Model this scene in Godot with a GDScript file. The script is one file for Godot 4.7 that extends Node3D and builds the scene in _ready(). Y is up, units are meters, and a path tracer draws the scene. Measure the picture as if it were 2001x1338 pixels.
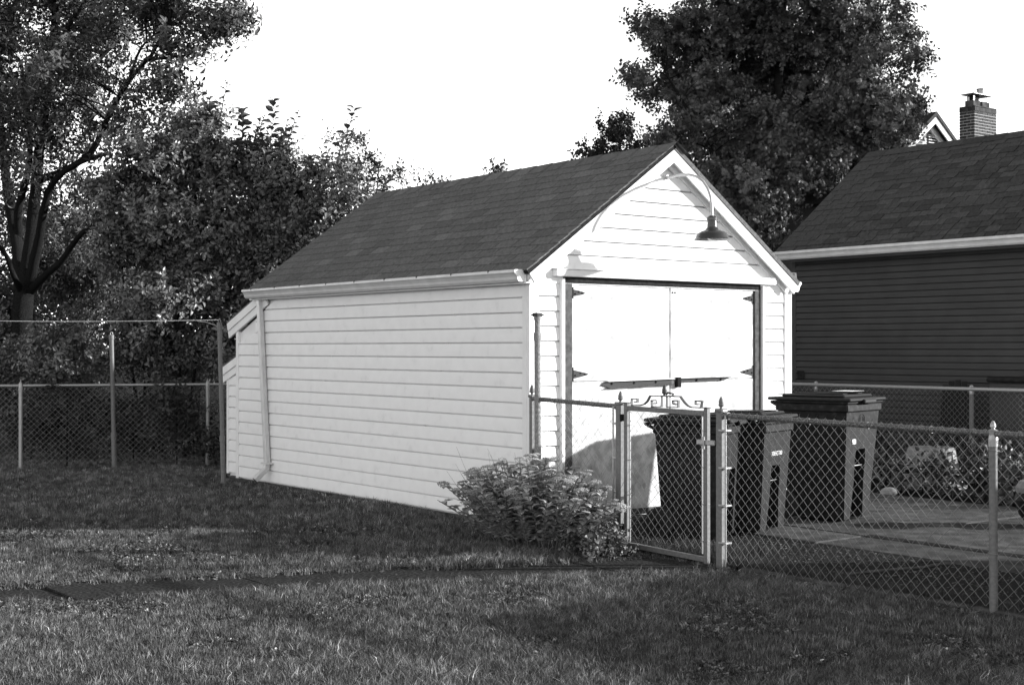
extends Node3D
# A white clapboard garage behind a chain-link fence in low side light; black-and-white photograph, so every colour is a grey.
# World: x runs right along the garage front, z out of the garage front, y up; the garage's front left corner stands at the origin.

const CAM := Vector3(-8.02386, 1.66336, 10.17868)
const YAW := 0.655080665
const PITCH := 0.00421676
const FOCAL := 2676.896
var fwd: Vector3
var rgt: Vector3
var upv: Vector3
var rng := RandomNumberGenerator.new()
var M := {}
var taken := {}

class MB:                                                            # collects triangles; faces are given clockwise as seen from outside
	var v := PackedVector3Array()
	var n := PackedVector3Array()
	func tri(a: Vector3, b: Vector3, c: Vector3) -> void:
		var m := (c - a).cross(b - a).normalized()
		v.append(a); v.append(b); v.append(c)
		n.append(m); n.append(m); n.append(m)
	func quad(a: Vector3, b: Vector3, c: Vector3, d: Vector3) -> void:
		tri(a, b, c); tri(a, c, d)
	func quadn(a, b, c, d, na, nb, nc, nd) -> void:
		for p in [a, b, c, a, c, d]: v.append(p)
		for p in [na, nb, nc, na, nc, nd]: n.append(p)
	func box(lo: Vector3, hi: Vector3, ch := 0.0, t := Transform3D()) -> MB:  # a box with chamfered edges
		var c := (lo + hi) * 0.5
		var h := (hi - lo) * 0.5
		if ch <= 0.0:
			var p := []
			for i in 8: p.append(t * (c + h * Vector3(1 if i & 1 else -1, 1 if i & 2 else -1, 1 if i & 4 else -1)))
			for f in [[4, 6, 7, 5], [1, 3, 2, 0], [5, 7, 3, 1], [0, 2, 6, 4], [2, 3, 7, 6], [4, 5, 1, 0]]:
				quad(p[f[0]], p[f[1]], p[f[2]], p[f[3]])
			return self
		ch = minf(ch, minf(h.x, minf(h.y, h.z)) * 0.95)
		var q := {}
		for i in 8:
			var s := Vector3(1 if i & 1 else -1, 1 if i & 2 else -1, 1 if i & 4 else -1)
			for a in 3:
				var r := h - Vector3(ch, ch, ch)
				r[a] = h[a]
				q[i * 3 + a] = t * (c + r * s)
		var cen := t * c
		for a in 3:
			var b := (a + 1) % 3
			var d := (a + 2) % 3
			for s in 2:
				var base := s << a
				face4([q[(base) * 3 + a], q[(base | 1 << b) * 3 + a], q[(base | 1 << b | 1 << d) * 3 + a], q[(base | 1 << d) * 3 + a]], cen)
			for s in 4:                                              # edges along a
				var base2 := ((s & 1) << b) | ((s >> 1) << d)
				face4([q[base2 * 3 + b], q[(base2 | 1 << a) * 3 + b], q[(base2 | 1 << a) * 3 + d], q[base2 * 3 + d]], cen)
		for i in 8:
			face3(q[i * 3], q[i * 3 + 1], q[i * 3 + 2], cen)
		return self
	func face3(a: Vector3, b: Vector3, c: Vector3, inside: Vector3) -> void:
		if (c - a).cross(b - a).dot(a - inside) < 0.0: tri(a, c, b)
		else: tri(a, b, c)
	func face4(p: Array, inside: Vector3) -> void:
		if (p[2] - p[0]).cross(p[1] - p[0]).dot(p[0] - inside) < 0.0: quad(p[0], p[3], p[2], p[1])
		else: quad(p[0], p[1], p[2], p[3])
	func beam(a: Vector3, b: Vector3, w: float, h: float, ch := 0.0, up := Vector3.UP) -> MB:   # a bar from a to b, w across, h along up
		var z := (b - a).normalized()
		var x := up.cross(z).normalized()
		var y := z.cross(x)
		return box(Vector3(-w / 2, -h / 2, 0), Vector3(w / 2, h / 2, (b - a).length()), ch, Transform3D(Basis(x, y, z), a))
	func prism(poly: PackedVector2Array, length: float, t := Transform3D()) -> MB:             # polygon in xy, pushed along z
		if not Geometry2D.is_polygon_clockwise(poly): poly.reverse()
		var m := poly.size()
		for i in m:
			var a := poly[i]
			var b := poly[(i + 1) % m]
			quad(t * Vector3(a.x, a.y, 0), t * Vector3(b.x, b.y, 0), t * Vector3(b.x, b.y, length), t * Vector3(a.x, a.y, length))
		var ix := Geometry2D.triangulate_polygon(poly)
		for i in range(0, ix.size(), 3):
			var p := [poly[ix[i]], poly[ix[i + 1]], poly[ix[i + 2]]]
			if (p[1] - p[0]).cross(p[2] - p[0]) > 0.0: p.reverse()
			tri(t * Vector3(p[0].x, p[0].y, length), t * Vector3(p[1].x, p[1].y, length), t * Vector3(p[2].x, p[2].y, length))
			tri(t * Vector3(p[0].x, p[0].y, 0), t * Vector3(p[2].x, p[2].y, 0), t * Vector3(p[1].x, p[1].y, 0))
		return self
	func tube(p: Array, r: Array, sides := 6, caps := true) -> MB:
		var rings := []
		var nrm := []
		var ref := Vector3.UP
		var d0: Vector3 = (p[1] - p[0]).normalized()
		if absf(d0.dot(ref)) > 0.9: ref = Vector3.RIGHT
		for i in p.size():
			var d: Vector3 = (p[mini(i + 1, p.size() - 1)] - p[maxi(i - 1, 0)]).normalized()
			var x := (ref - d * ref.dot(d)).normalized()
			ref = x
			var y := d.cross(x)
			var ring := []
			var rn := []
			for s in sides:
				var a := TAU * s / sides
				var o := x * cos(a) + y * sin(a)
				ring.append(p[i] + o * r[mini(i, r.size() - 1)])
				rn.append(o)
			rings.append(ring); nrm.append(rn)
		for i in p.size() - 1:
			for s in sides:
				var e := (s + 1) % sides
				quadn(rings[i][s], rings[i + 1][s], rings[i + 1][e], rings[i][e], nrm[i][s], nrm[i + 1][s], nrm[i + 1][e], nrm[i][e])
		if caps:
			for s in range(1, sides - 1):
				tri(rings[0][0], rings[0][s], rings[0][s + 1])
				var l: Array = rings[-1]
				tri(l[0], l[s + 1], l[s])
		return self
	func lathe(prof: Array, sides := 16, t := Transform3D()) -> MB:   # profile of (radius, height) from top to bottom or back
		for i in prof.size() - 1:
			var a: Vector2 = prof[i]
			var b: Vector2 = prof[i + 1]
			if a.is_equal_approx(b): continue
			var e := b - a
			var o := Vector2(e.y, -e.x).normalized()               # for a profile drawn upwards this points outwards
			for s in sides:
				var u0 := TAU * s / sides
				var u1 := TAU * (s + 1) / sides
				var c0 := Vector3(cos(u0), 0, sin(u0))
				var c1 := Vector3(cos(u1), 0, sin(u1))
				var n0 := t.basis * (c0 * o.x + Vector3(0, o.y, 0))
				var n1 := t.basis * (c1 * o.x + Vector3(0, o.y, 0))
				quadn(t * (c0 * a.x + Vector3(0, a.y, 0)), t * (c1 * a.x + Vector3(0, a.y, 0)), t * (c1 * b.x + Vector3(0, b.y, 0)), t * (c0 * b.x + Vector3(0, b.y, 0)), n0, n1, n1, n0)
		return self
	func leaf(base: Vector3, dir: Vector3, side: Vector3, l: float, w: float, fold := 0.25, curl := 0.15) -> MB:   # a folded leaf, 6 triangles
		var up := side.cross(dir).normalized()
		var m1 := base + dir * l * 0.38 + up * l * 0.04
		var m2 := base + dir * l * 0.72 - up * l * curl * 0.4
		var tip := base + dir * l - up * l * curl
		for s in [-1.0, 1.0]:
			var a: Vector3 = m1 + side * s * w * 0.5 + up * w * fold
			var b: Vector3 = m2 + side * s * w * 0.38 + up * w * fold * 0.8
			if s > 0: tri(base, a, m1); quad(m1, a, b, m2); tri(m2, b, tip)
			else: tri(base, m1, a); quad(m1, m2, b, a); tri(m2, tip, b)
		return self
	func mesh() -> ArrayMesh:
		var arr := []
		arr.resize(Mesh.ARRAY_MAX)
		arr[Mesh.ARRAY_VERTEX] = v
		arr[Mesh.ARRAY_NORMAL] = n
		var m := ArrayMesh.new()
		m.add_surface_from_arrays(Mesh.PRIMITIVE_TRIANGLES, arr)
		return m

# ---- naming and placing -------------------------------------------------------------------------------------------------
func numbered(called: String) -> String:
	var k: int = taken.get(called, -1) + 1
	taken[called] = k
	return called if k == 0 else "%s_%03d" % [called, k]

func thing(called: String, label: String, category: String, base := Vector3.ZERO, group := "", turn := 0.0) -> Node3D:
	var o := Node3D.new()
	o.name = numbered(called)
	add_child(o)
	o.position = base
	o.rotation.y = turn
	o.set_meta("label", label)
	o.set_meta("category", category)
	if group: o.set_meta("group", group)
	return o

func struct(called: String, label := "", category := "") -> Node3D:
	var o := Node3D.new()
	o.name = numbered(called)
	add_child(o)
	o.set_meta("kind", "structure")
	if label: o.set_meta("label", label)
	if category: o.set_meta("category", category)
	return o

func part(parent: Node3D, called: String, shape, mat: Material, at := Vector3.ZERO, basis := Basis(), label := "") -> MeshInstance3D:
	var o := MeshInstance3D.new()
	o.name = called
	o.mesh = shape.mesh() if shape is MB else shape
	o.material_override = mat
	o.transform = Transform3D(basis, at)
	if label: o.set_meta("label", label)
	parent.add_child(o, true)
	return o

func world_part(parent: Node3D, called: String, shape, mat: Material, label := "") -> MeshInstance3D:   # the shape is drawn in world coordinates
	var inv := Transform3D()
	var p: Node = parent
	while p != self:
		inv = inv * p.transform.affine_inverse() if p == parent else inv * p.transform.affine_inverse()
		p = p.get_parent()
	var o := part(parent, called, shape, mat, Vector3.ZERO, Basis(), label)
	o.transform = inv
	return o

func pixel(x: float, y: float, depth: float) -> Vector3:               # a point of the place at a known distance, read off the photograph (2001 x 1338)
	return CAM + (rgt * ((x - 1000.5) / FOCAL) - upv * ((y - 669.0) / FOCAL) + fwd) * depth

# ---- materials ----------------------------------------------------------------------------------------------------------
func grey(l: float) -> Color:
	return Color(l, l, l).linear_to_srgb()

func noise_tex(freq: float, lo: float, hi: float, seed_ := 1, oct := 4, size := 512, kind := FastNoiseLite.TYPE_SIMPLEX_SMOOTH, normal := false, stops := []) -> NoiseTexture2D:
	var f := FastNoiseLite.new()
	f.noise_type = kind
	f.seed = seed_
	f.frequency = freq
	f.fractal_octaves = oct
	var t := NoiseTexture2D.new()
	t.width = size; t.height = size
	t.seamless = true
	t.noise = f
	if normal:
		t.as_normal_map = true
		t.bump_strength = hi
	else:
		var g := Gradient.new()
		if stops:
			g.offsets = PackedFloat32Array(stops.map(func(s): return s[0]))
			g.colors = PackedColorArray(stops.map(func(s): return grey(s[1])))
		else:
			g.set_color(0, grey(lo)); g.set_color(1, grey(hi))
		t.color_ramp = g
	return t

func mat(called: String, albedo: float, rough := 0.6, metal := 0.0, spec := 0.5) -> StandardMaterial3D:
	var m := StandardMaterial3D.new()
	m.resource_name = called
	m.albedo_color = grey(albedo)
	m.roughness = rough
	m.metallic = metal
	m.metallic_specular = spec
	M[called] = m
	return m

func tex(m: StandardMaterial3D, t: Texture2D, scale: float, world := true, relief: Texture2D = null, cm := 0.0) -> StandardMaterial3D:
	m.albedo_color = Color.WHITE
	m.albedo_texture = t
	m.uv1_triplanar = true
	m.uv1_world_triplanar = world
	m.uv1_scale = Vector3.ONE * scale
	if relief:
		m.heightmap_enabled = true
		m.heightmap_texture = relief
		m.heightmap_scale = cm
	return m

func make_materials() -> void:
	var grain := noise_tex(0.25, 0.0, 1.0, 5, 3, 512)
	# painted and plastic whites
	tex(mat("vinyl", 0.8, 0.65, 0.0, 0.2), noise_tex(0.012, 0, 1, 3, 6, 1024, FastNoiseLite.TYPE_SIMPLEX_SMOOTH, false, [[0.0, 0.72], [0.25, 0.8], [1.0, 0.85]]), 0.4)
	tex(mat("white_trim", 0.8, 0.65, 0.0, 0.2), noise_tex(0.01, 0.72, 0.84, 4, 5), 0.5)
	tex(mat("door_paint", 0.6, 0.85, 0.0, 0.12), noise_tex(0.008, 0, 1, 8, 5, 1024, FastNoiseLite.TYPE_SIMPLEX_SMOOTH, false, [[0.0, 0.34], [0.38, 0.5], [0.55, 0.64], [1.0, 0.74]]), 0.6)
	tex(mat("grey_paint", 0.1, 0.9, 0.0, 0.1), noise_tex(0.02, 0.05, 0.13, 9, 5), 1.2, true, grain, 0.05)
	tex(mat("dark_paint", 0.03, 0.9, 0.0, 0.1), noise_tex(0.02, 0.015, 0.035, 10, 4), 1.2)
	tex(mat("gutter", 0.6, 0.35), noise_tex(0.012, 0.5, 0.66, 11, 4), 0.7)
	tex(mat("foundation", 0.12, 0.9), noise_tex(0.03, 0.06, 0.16, 12, 5), 1.0, true, grain, 0.4)
	# asphalt shingles of a few tones
	for i in 5:
		var a: float = [0.1, 0.115, 0.13, 0.148, 0.168][i]
		tex(mat("shingle%d" % i, a, 0.95, 0.0, 0.3), noise_tex(0.03, a * 0.5, a * 1.5, 20 + i, 7, 512), 1.3 + 0.15 * i, true, grain, 0.12)
	for i in 4:
		var a: float = [0.04, 0.048, 0.056, 0.068][i]
		tex(mat("far_shingle%d" % i, a, 0.95, 0.0, 0.3), noise_tex(0.03, a * 0.55, a * 1.45, 30 + i, 7, 512), 1.2)
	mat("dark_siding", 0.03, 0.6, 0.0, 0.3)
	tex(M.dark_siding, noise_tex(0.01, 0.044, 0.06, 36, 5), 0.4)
	# metals
	tex(mat("galvanised", 0.33, 0.42, 0.55), noise_tex(0.05, 0.26, 0.42, 40, 5), 2.0)
	tex(mat("silver_paint", 0.15, 0.5, 0.1, 0.35), noise_tex(0.03, 0.11, 0.19, 41, 5), 2.0)
	tex(mat("rail", 0.1, 0.5, 0.3), noise_tex(0.035, 0, 1, 42, 5, 512, FastNoiseLite.TYPE_SIMPLEX_SMOOTH, false, [[0.0, 0.03], [0.45, 0.07], [0.7, 0.2], [1.0, 0.34]]), 3.0, true, grain, 0.05)
	mat("wire", 0.2, 0.4, 0.4)
	mat("dull_wire", 0.26, 0.45, 0.4)
	mat("black_iron", 0.015, 0.8, 0.0, 0.15)
	tex(mat("hinge", 0.06, 0.8, 0.0, 0.2), noise_tex(0.06, 0.02, 0.12, 43, 4), 6.0)
	tex(mat("scroll_iron", 0.06, 0.5, 0.2), noise_tex(0.06, 0.03, 0.1, 45, 4), 6.0)
	mat("lamp_enamel", 0.03, 0.22)
	mat("lamp_inside", 0.7, 0.4)
	mat("bulb", 0.75, 0.15)
	tex(mat("conduit", 0.45, 0.4, 0.3), noise_tex(0.05, 0.3, 0.55, 44, 4), 4.0)
	# plastics
	mat("bin_plastic", 0.012, 0.6, 0.0, 0.25)
	tex(M.bin_plastic, noise_tex(0.02, 0, 1, 50, 6, 512, FastNoiseLite.TYPE_SIMPLEX_SMOOTH, false, [[0.0, 0.008], [0.6, 0.017], [0.75, 0.03], [1.0, 0.06]]), 1.2, true, grain, 0.03)
	tex(mat("bin_grey", 0.05, 0.42), noise_tex(0.03, 0.035, 0.065, 51, 5), 1.2, true, grain, 0.03)
	tex(mat("lid_plastic", 0.02, 0.6, 0.0, 0.3), noise_tex(0.03, 0.015, 0.03, 52, 5), 1.2, true, grain, 0.03)
	mat("rubber", 0.012, 0.8)
	mat("chrome", 0.6, 0.18, 1.0)
	mat("print", 0.75, 0.6)
	tex(mat("tub", 0.18, 0.6), noise_tex(0.03, 0.1, 0.24, 53, 4), 1.5)
	# wood, stone, ground
	tex(mat("old_wood", 0.12, 0.9), noise_tex(0.05, 0, 1, 60, 5, 512, FastNoiseLite.TYPE_SIMPLEX_SMOOTH, false, [[0.0, 0.04], [0.4, 0.16], [0.6, 0.34], [1.0, 0.6]]), 3.0, true, grain, 0.4)
	M.old_wood.uv1_scale = Vector3(9, 1.1, 9)
	tex(mat("bark", 0.03, 1.0, 0.0, 0.1), noise_tex(0.05, 0.006, 0.045, 61, 5), 2.0, true, noise_tex(0.06, 0, 1, 62, 4), 4.0)
	M.bark.uv1_scale = Vector3(3, 0.8, 3)
	mat("twig", 0.07, 0.8)
	tex(mat("soil", 0.03, 1.0, 0.0, 0.1), noise_tex(0.03, 0.006, 0.022, 63, 5, 1024), 0.5, true, grain, 1.0)
	tex(mat("concrete", 0.08, 0.95, 0.0, 0.15), noise_tex(0.012, 0.035, 0.13, 64, 6, 1024), 0.35, true, grain, 0.15)
	tex(mat("concrete2", 0.07, 0.95, 0.0, 0.15), noise_tex(0.014, 0.03, 0.1, 65, 6, 1024), 0.3, true, grain, 0.15)
	tex(mat("path_concrete", 0.03, 1.0, 0.0, 0.1), noise_tex(0.03, 0.008, 0.085, 66, 6, 1024), 0.9, true, grain, 0.3)
	tex(mat("gravel_bed", 0.03, 1.0, 0.0, 0.1), noise_tex(0.08, 0.012, 0.05, 67, 5, 1024), 0.8, true, grain, 0.8)
	mat("pebble", 0.14, 1.0, 0.0, 0.15)
	M.pebble.vertex_color_use_as_albedo = true
	M.pebble.albedo_color = Color.WHITE
	tex(mat("stone", 0.2, 0.8), noise_tex(0.05, 0.12, 0.28, 68, 4), 3.0)
	for i in 4:
		var a: float = [0.025, 0.035, 0.048, 0.06][i]
		tex(mat("brick%d" % i, a, 0.9), noise_tex(0.1, a * 0.7, a * 1.3, 70 + i, 3, 128), 3.0)
	tex(mat("mortar", 0.45, 0.95), noise_tex(0.1, 0.38, 0.52, 75, 3, 256), 3.0)
	# foliage: tone comes from the copies
	for a in [["leaf_dark", 0.5, 0.008, 0.22], ["leaf_mid", 0.42, 0.015, 0.35], ["leaf_broad", 0.36, 0.02, 0.4], ["grass", 0.7, 0.006, 0.12], ["sedum_leaf", 0.45, 0.03, 0.3]]:
		var m := mat(a[0], 1.0, a[1], 0.0, a[3])
		m.albedo_color = Color.WHITE
		m.vertex_color_use_as_albedo = true
		m.backlight_enabled = true
		m.backlight = grey(a[2])
	for i in 3:
		var s := mat("sedum%d" % i, [0.26, 0.36, 0.46][i], 0.5, 0.0, 0.3)
		s.backlight_enabled = true
		s.backlight = grey(0.1)
	for i in 3:
		mat("flower%d" % i, [0.24, 0.34, 0.46][i], 0.8)
	mat("stem", 0.1, 0.6)
	mat("car_paint", 0.05, 0.25)
	M.car_paint.clearcoat_enabled = true
	mat("car_glass", 0.01, 0.05)
	mat("alloy", 0.4, 0.3, 0.8)

func make_camera_and_light() -> void:
	fwd = Vector3(sin(YAW) * cos(PITCH), sin(PITCH), -cos(YAW) * cos(PITCH))
	rgt = Vector3(cos(YAW), 0, sin(YAW))
	upv = rgt.cross(fwd)
	var cam := Camera3D.new()
	cam.name = "camera"
	cam.fov = 28.0635
	cam.near = 0.1
	cam.far = 600.0
	cam.transform = Transform3D(Basis(rgt, upv, -fwd), CAM)
	add_child(cam)
	var sun := DirectionalLight3D.new()
	sun.name = "sun"
	sun.light_energy = 0.93
	sun.light_color = Color(1, 1, 1)
	sun.light_angular_distance = 0.9
	sun.shadow_enabled = true
	add_child(sun)
	var az := deg_to_rad(36.0)
	var el := deg_to_rad(14.3)
	var to_sun := Vector3(cos(az) * cos(el), sin(el), sin(az) * cos(el))
	sun.look_at_from_position(to_sun * 50.0, Vector3.ZERO, Vector3.UP)
	var sky := ProceduralSkyMaterial.new()
	sky.sky_top_color = grey(0.11)
	sky.sky_horizon_color = grey(1.0)
	sky.sky_curve = 0.145
	sky.ground_bottom_color = grey(0.05)
	sky.ground_horizon_color = grey(0.2)
	sky.sun_angle_max = 0.0
	sky.sky_energy_multiplier = 1.0
	var s := Sky.new()
	s.sky_material = sky
	var e := Environment.new()
	e.background_mode = Environment.BG_SKY
	e.sky = s
	e.background_energy_multiplier = 1.12
	e.tonemap_mode = Environment.TONE_MAPPER_LINEAR
	e.tonemap_exposure = 3.5
	e.sdfgi_enabled = true
	e.ssao_enabled = true
	e.ssil_enabled = true
	var w := WorldEnvironment.new()
	w.name = "world"
	w.environment = e
	add_child(w)

func _ready() -> void:
	rng.seed = 7
	make_camera_and_light()
	make_materials()
	rng.seed = 100
	make_ground()
	rng.seed = 101
	make_garage()
	rng.seed = 102
	make_neighbour_garage()
	rng.seed = 103
	make_brick_house()
	rng.seed = 104
	make_fences()
	rng.seed = 105
	make_bins()
	rng.seed = 106
	make_yard_things()
	rng.seed = 107
	make_car()
	rng.seed = 108
	make_trees()
	rng.seed = 109
	make_sedum()
	rng.seed = 110
	make_garden()
	rng.seed = 111
	make_grass()

# ---- ground -------------------------------------------------------------------------------------------------------------
const GROUND := -0.06
const PATH_A := Vector3(-12.0, 0, -2.63)                               # far edge of the garden path
const PATH_DIR := Vector3(0.9275, 0, 0.3737)

func sheet(mb: MB, x0: float, z0: float, x1: float, z1: float, y: float) -> void:
	mb.quad(Vector3(x0, y, z1), Vector3(x0, y, z0), Vector3(x1, y, z0), Vector3(x1, y, z1))

func make_ground() -> void:
	var g := struct("ground", "dark lawn soil reaching to the horizon", "ground")
	var mb := MB.new()
	sheet(mb, -300, -300, 300, 300, GROUND)
	part(g, "soil_sheet", mb, M.soil)
	# the driveway: strips of concrete with open joints, parallel to the garage side
	var d := struct("driveway", "worn concrete driveway slabs in front of the white garage", "driveway")
	var cuts := [-9.0, -0.1, 2.4, 5.6, 9.0, 13.0]
	var strips := [[1.26, 1.90], [1.94, 2.96], [2.99, 5.05]]
	for i in 3:
		for j in 5:
			if j == 0 and i < 2: continue                              # the garage floor
			var z0: float = cuts[j] + (0.12 if j == 1 else 0.0)
			var lift := rng.randf_range(-0.006, 0.006) - 0.012 + (0.008 if i == 1 else 0.0)
			var b := MB.new().box(Vector3(strips[i][0] if not (j == 0 and i == 2) else 3.75, GROUND - 0.05, z0 + 0.008), Vector3(strips[i][1], lift, cuts[j + 1] - 0.008), 0.012)
			part(d, "concrete_slab", b, M.concrete if (i + j) % 2 else M.concrete2, Vector3.ZERO, Basis(Vector3.BACK, rng.randf_range(-0.002, 0.002)))
	part(d, "door_sill", MB.new().box(Vector3(0.42, GROUND, -0.02), Vector3(3.2, -0.018, 0.2), 0.01), M.concrete2)
	var gv := struct("gravel_strip", "dark gravelly asphalt between the fence and the concrete slabs", "gravel")
	mb = MB.new()
	sheet(mb, -0.18, 0.02, 1.255, 13.0, GROUND + 0.035)
	part(gv, "gravel_sheet", mb, M.gravel_bed)
	var pm := MB.new()                                                 # one small angular stone, many copies
	pm.lathe([Vector2(0.0, -0.4), Vector2(0.8, -0.2), Vector2(1.0, 0.1), Vector2(0.6, 0.45), Vector2(0.0, 0.5)], 5)
	var st := []
	var sc := []
	for i in 5200:
		var p := Vector3(rng.randf_range(-0.15, 1.25), GROUND + 0.037, rng.randf_range(0.1, 6.5))
		var s := rng.randf_range(0.004, 0.012)
		st.append(Transform3D(Basis.from_euler(Vector3(rng.randf() * 0.6, rng.randf() * TAU, rng.randf() * 0.6)).scaled(Vector3(s, s * 0.7, s * rng.randf_range(0.7, 1.3))), p))
		var t := 0.025 + 0.16 * pow(rng.randf(), 3.0)
		sc.append(Color(t, t, t))
	var go := copies_of(pm.mesh(), M.pebble, st, sc)
	go.name = "loose_gravel"
	add_child(go)
	go.set_meta("kind", "stuff"); go.set_meta("label", "small loose stones scattered over the dark asphalt strip"); go.set_meta("category", "gravel")
	# a pale concrete edging along the fence and a pale cord lying on the gravel
	var ed := struct("edging", "pale concrete edging strip under the chain-link fence", "edging")
	for i in 6:
		var z := 2.95 + i * 1.0
		part(ed, "edging_block", MB.new().box(Vector3(-0.27, GROUND, z), Vector3(-0.185, GROUND + 0.05 + rng.randf() * 0.012, z + 0.985), 0.012), M.concrete)
	# garden path
	var pa := struct("path", "narrow dark concrete garden path crossing the lawn to the gate", "path")
	var xs := [-11.0, -9.2, -7.4, -6.0, -4.72, -4.43, -3.42, -2.1, -1.0, -0.28]
	for i in xs.size() - 1:
		var b := MB.new()
		var za: float = path_z(xs[i] + 0.008)
		var zb: float = path_z(xs[i + 1] - 0.008)
		var w := 0.74
		var y := GROUND + 0.022 + rng.randf_range(-0.008, 0.008)
		var lo := [Vector3(xs[i] + 0.008, y, za), Vector3(xs[i + 1] - 0.008, y, zb), Vector3(xs[i + 1] - 0.008, y, zb + w), Vector3(xs[i] + 0.008, y, za + w)]
		b.quad(lo[3], lo[0], lo[1], lo[2])
		for k in 4:
			var a: Vector3 = lo[k]
			var c: Vector3 = lo[(k + 1) % 4]
			b.quad(a, a - Vector3(0, 0.08, 0), c - Vector3(0, 0.08, 0), c)
		part(pa, "paving_slab", b, M.path_concrete)
	var bed := struct("garden_bed", "dark planting bed beside the driveway under the far fence", "bed")
	mb = MB.new()
	sheet(mb, 5.06, -9.0, 9.0, 13.0, GROUND + 0.006)
	part(bed, "bed_soil", mb, M.soil)

func path_z(x: float) -> float:
	return PATH_A.z + (x - PATH_A.x) * PATH_DIR.z / PATH_DIR.x

func copies_of(m: Mesh, material: Material, places: Array, tones: Array) -> MultiMeshInstance3D:
	var mm := MultiMesh.new()
	mm.transform_format = MultiMesh.TRANSFORM_3D
	mm.use_colors = tones.size() > 0
	mm.mesh = m
	mm.instance_count = places.size()
	for i in places.size():
		mm.set_instance_transform(i, places[i])
		if tones: mm.set_instance_color(i, tones[i])
	var o := MultiMeshInstance3D.new()
	o.multimesh = mm
	o.material_override = material
	return o

# ---- the white garage ---------------------------------------------------------------------------------------------------
const COURSE := 0.14347
const WIDE := 3.66
const XC := 1.79
const PITCH_ROOF := 0.705
const RIDGE := 3.735

func siding(b0: float, b1: float, t0: float, t1: float, h: float, out := 0.021, lap := 0.012) -> MB:   # one clapboard in (u, y, out); b: ends at its foot, t: ends at its head
	var mb := MB.new()
	var pr := [Vector2(out, 0.0), Vector2(out, 0.007), Vector2(out * 0.95, h * 0.3), Vector2(out * 0.84, h * 0.6), Vector2(out * 0.66, h * 0.85), Vector2(out * 0.5, h - 0.0125), Vector2(-0.012, h - 0.009), Vector2(-0.012, h + lap)]
	var fn := []
	for i in pr.size():
		var e: Vector2 = pr[mini(i + 1, pr.size() - 1)] - pr[maxi(i - 1, 0)]
		fn.append(Vector3(0, -e.x, e.y).normalized())
	fn[0] = Vector3(0, -0.3, 1).normalized()
	var l := []
	var r := []
	for p in pr:
		var k: float = clampf(p.y / h, 0, 1.08)
		l.append(Vector3(lerpf(b0, t0, k), p.y, p.x)); r.append(Vector3(lerpf(b1, t1, k), p.y, p.x))
	for i in pr.size() - 1:
		mb.quadn(l[i], l[i + 1], r[i + 1], r[i], fn[i], fn[i + 1], fn[i + 1], fn[i])
		var bl := Vector3(l[i].x, l[i].y, 0)
		var tl := Vector3(l[i + 1].x, l[i + 1].y, 0)
		mb.quad(bl, tl, l[i + 1], l[i])
		var br := Vector3(r[i].x, r[i].y, 0)
		var tr := Vector3(r[i + 1].x, r[i + 1].y, 0)
		mb.quad(r[i], r[i + 1], tr, br)
	mb.quad(l[0], r[0], Vector3(r[0].x, 0.004, 0), Vector3(l[0].x, 0.004, 0))
	return mb

func roof_y(x: float) -> float:
	return RIDGE - PITCH_ROOF * absf(x - XC)

func shingle_tab(w: float, e: float, var_ := 0) -> ArrayMesh:           # u along the course, v up the slope, normal z
	var mb := MB.new()
	var g := 0.011
	var dx: float = [0.0, 0.004, -0.003][var_ % 3]
	var p := [Vector3(g, dx, 0.004), Vector3(w, -dx, 0.004), Vector3(g, e * 1.12, -0.003), Vector3(w, e * 1.12, -0.003)]
	var q := []
	for a in p: q.append(a + Vector3(0, 0, 0.0125))
	mb.quad(q[0], q[2], q[3], q[1])
	mb.quad(p[0], q[0], q[1], p[1])
	mb.quad(p[2], q[2], q[0], p[0])
	mb.quad(p[1], q[1], q[3], p[3])
	mb.quad(p[3], q[3], q[2], p[2])
	mb.quad(p[1], p[3], p[2], p[0])
	return mb.mesh()

func strap_hinge(door: Node3D, x: float, y: float, s: float, big: float) -> void:   # a T hinge; s: which way the strap points
	var h := part(door, "hinge", MB.new().box(Vector3(-0.018, -0.055 * big, 0), Vector3(0.018, 0.055 * big, 0.012), 0.003), M.black_iron, Vector3(x, y, 0.016))
	var pl := PackedVector2Array([Vector2(0.016 * s, -0.034 * big), Vector2(0.16 * big * s, -0.008), Vector2(0.165 * big * s, 0.0), Vector2(0.16 * big * s, 0.008), Vector2(0.016 * s, 0.034 * big)])
	part(h, "strap", MB.new().prism(pl, 0.006), M.hinge)
	part(h, "leaf_plate", MB.new().box(Vector3(minf(-0.016 * s, -0.07 * s), -0.03 * big, 0.0), Vector3(maxf(-0.016 * s, -0.07 * s), 0.03 * big, 0.006), 0.002), M.hinge)
	for k in 3:
		part(h, "bolt", MB.new().lathe([Vector2(0.009, 0.0), Vector2(0.008, 0.006), Vector2(0.0, 0.008)], 8, Transform3D(Basis(Vector3.RIGHT, PI / 2), Vector3((0.04 + 0.045 * k) * s * (big if k else 1.0), (0.012 if k % 2 else -0.01) if k < 2 else 0.0, 0.006))), M.black_iron)

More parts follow.
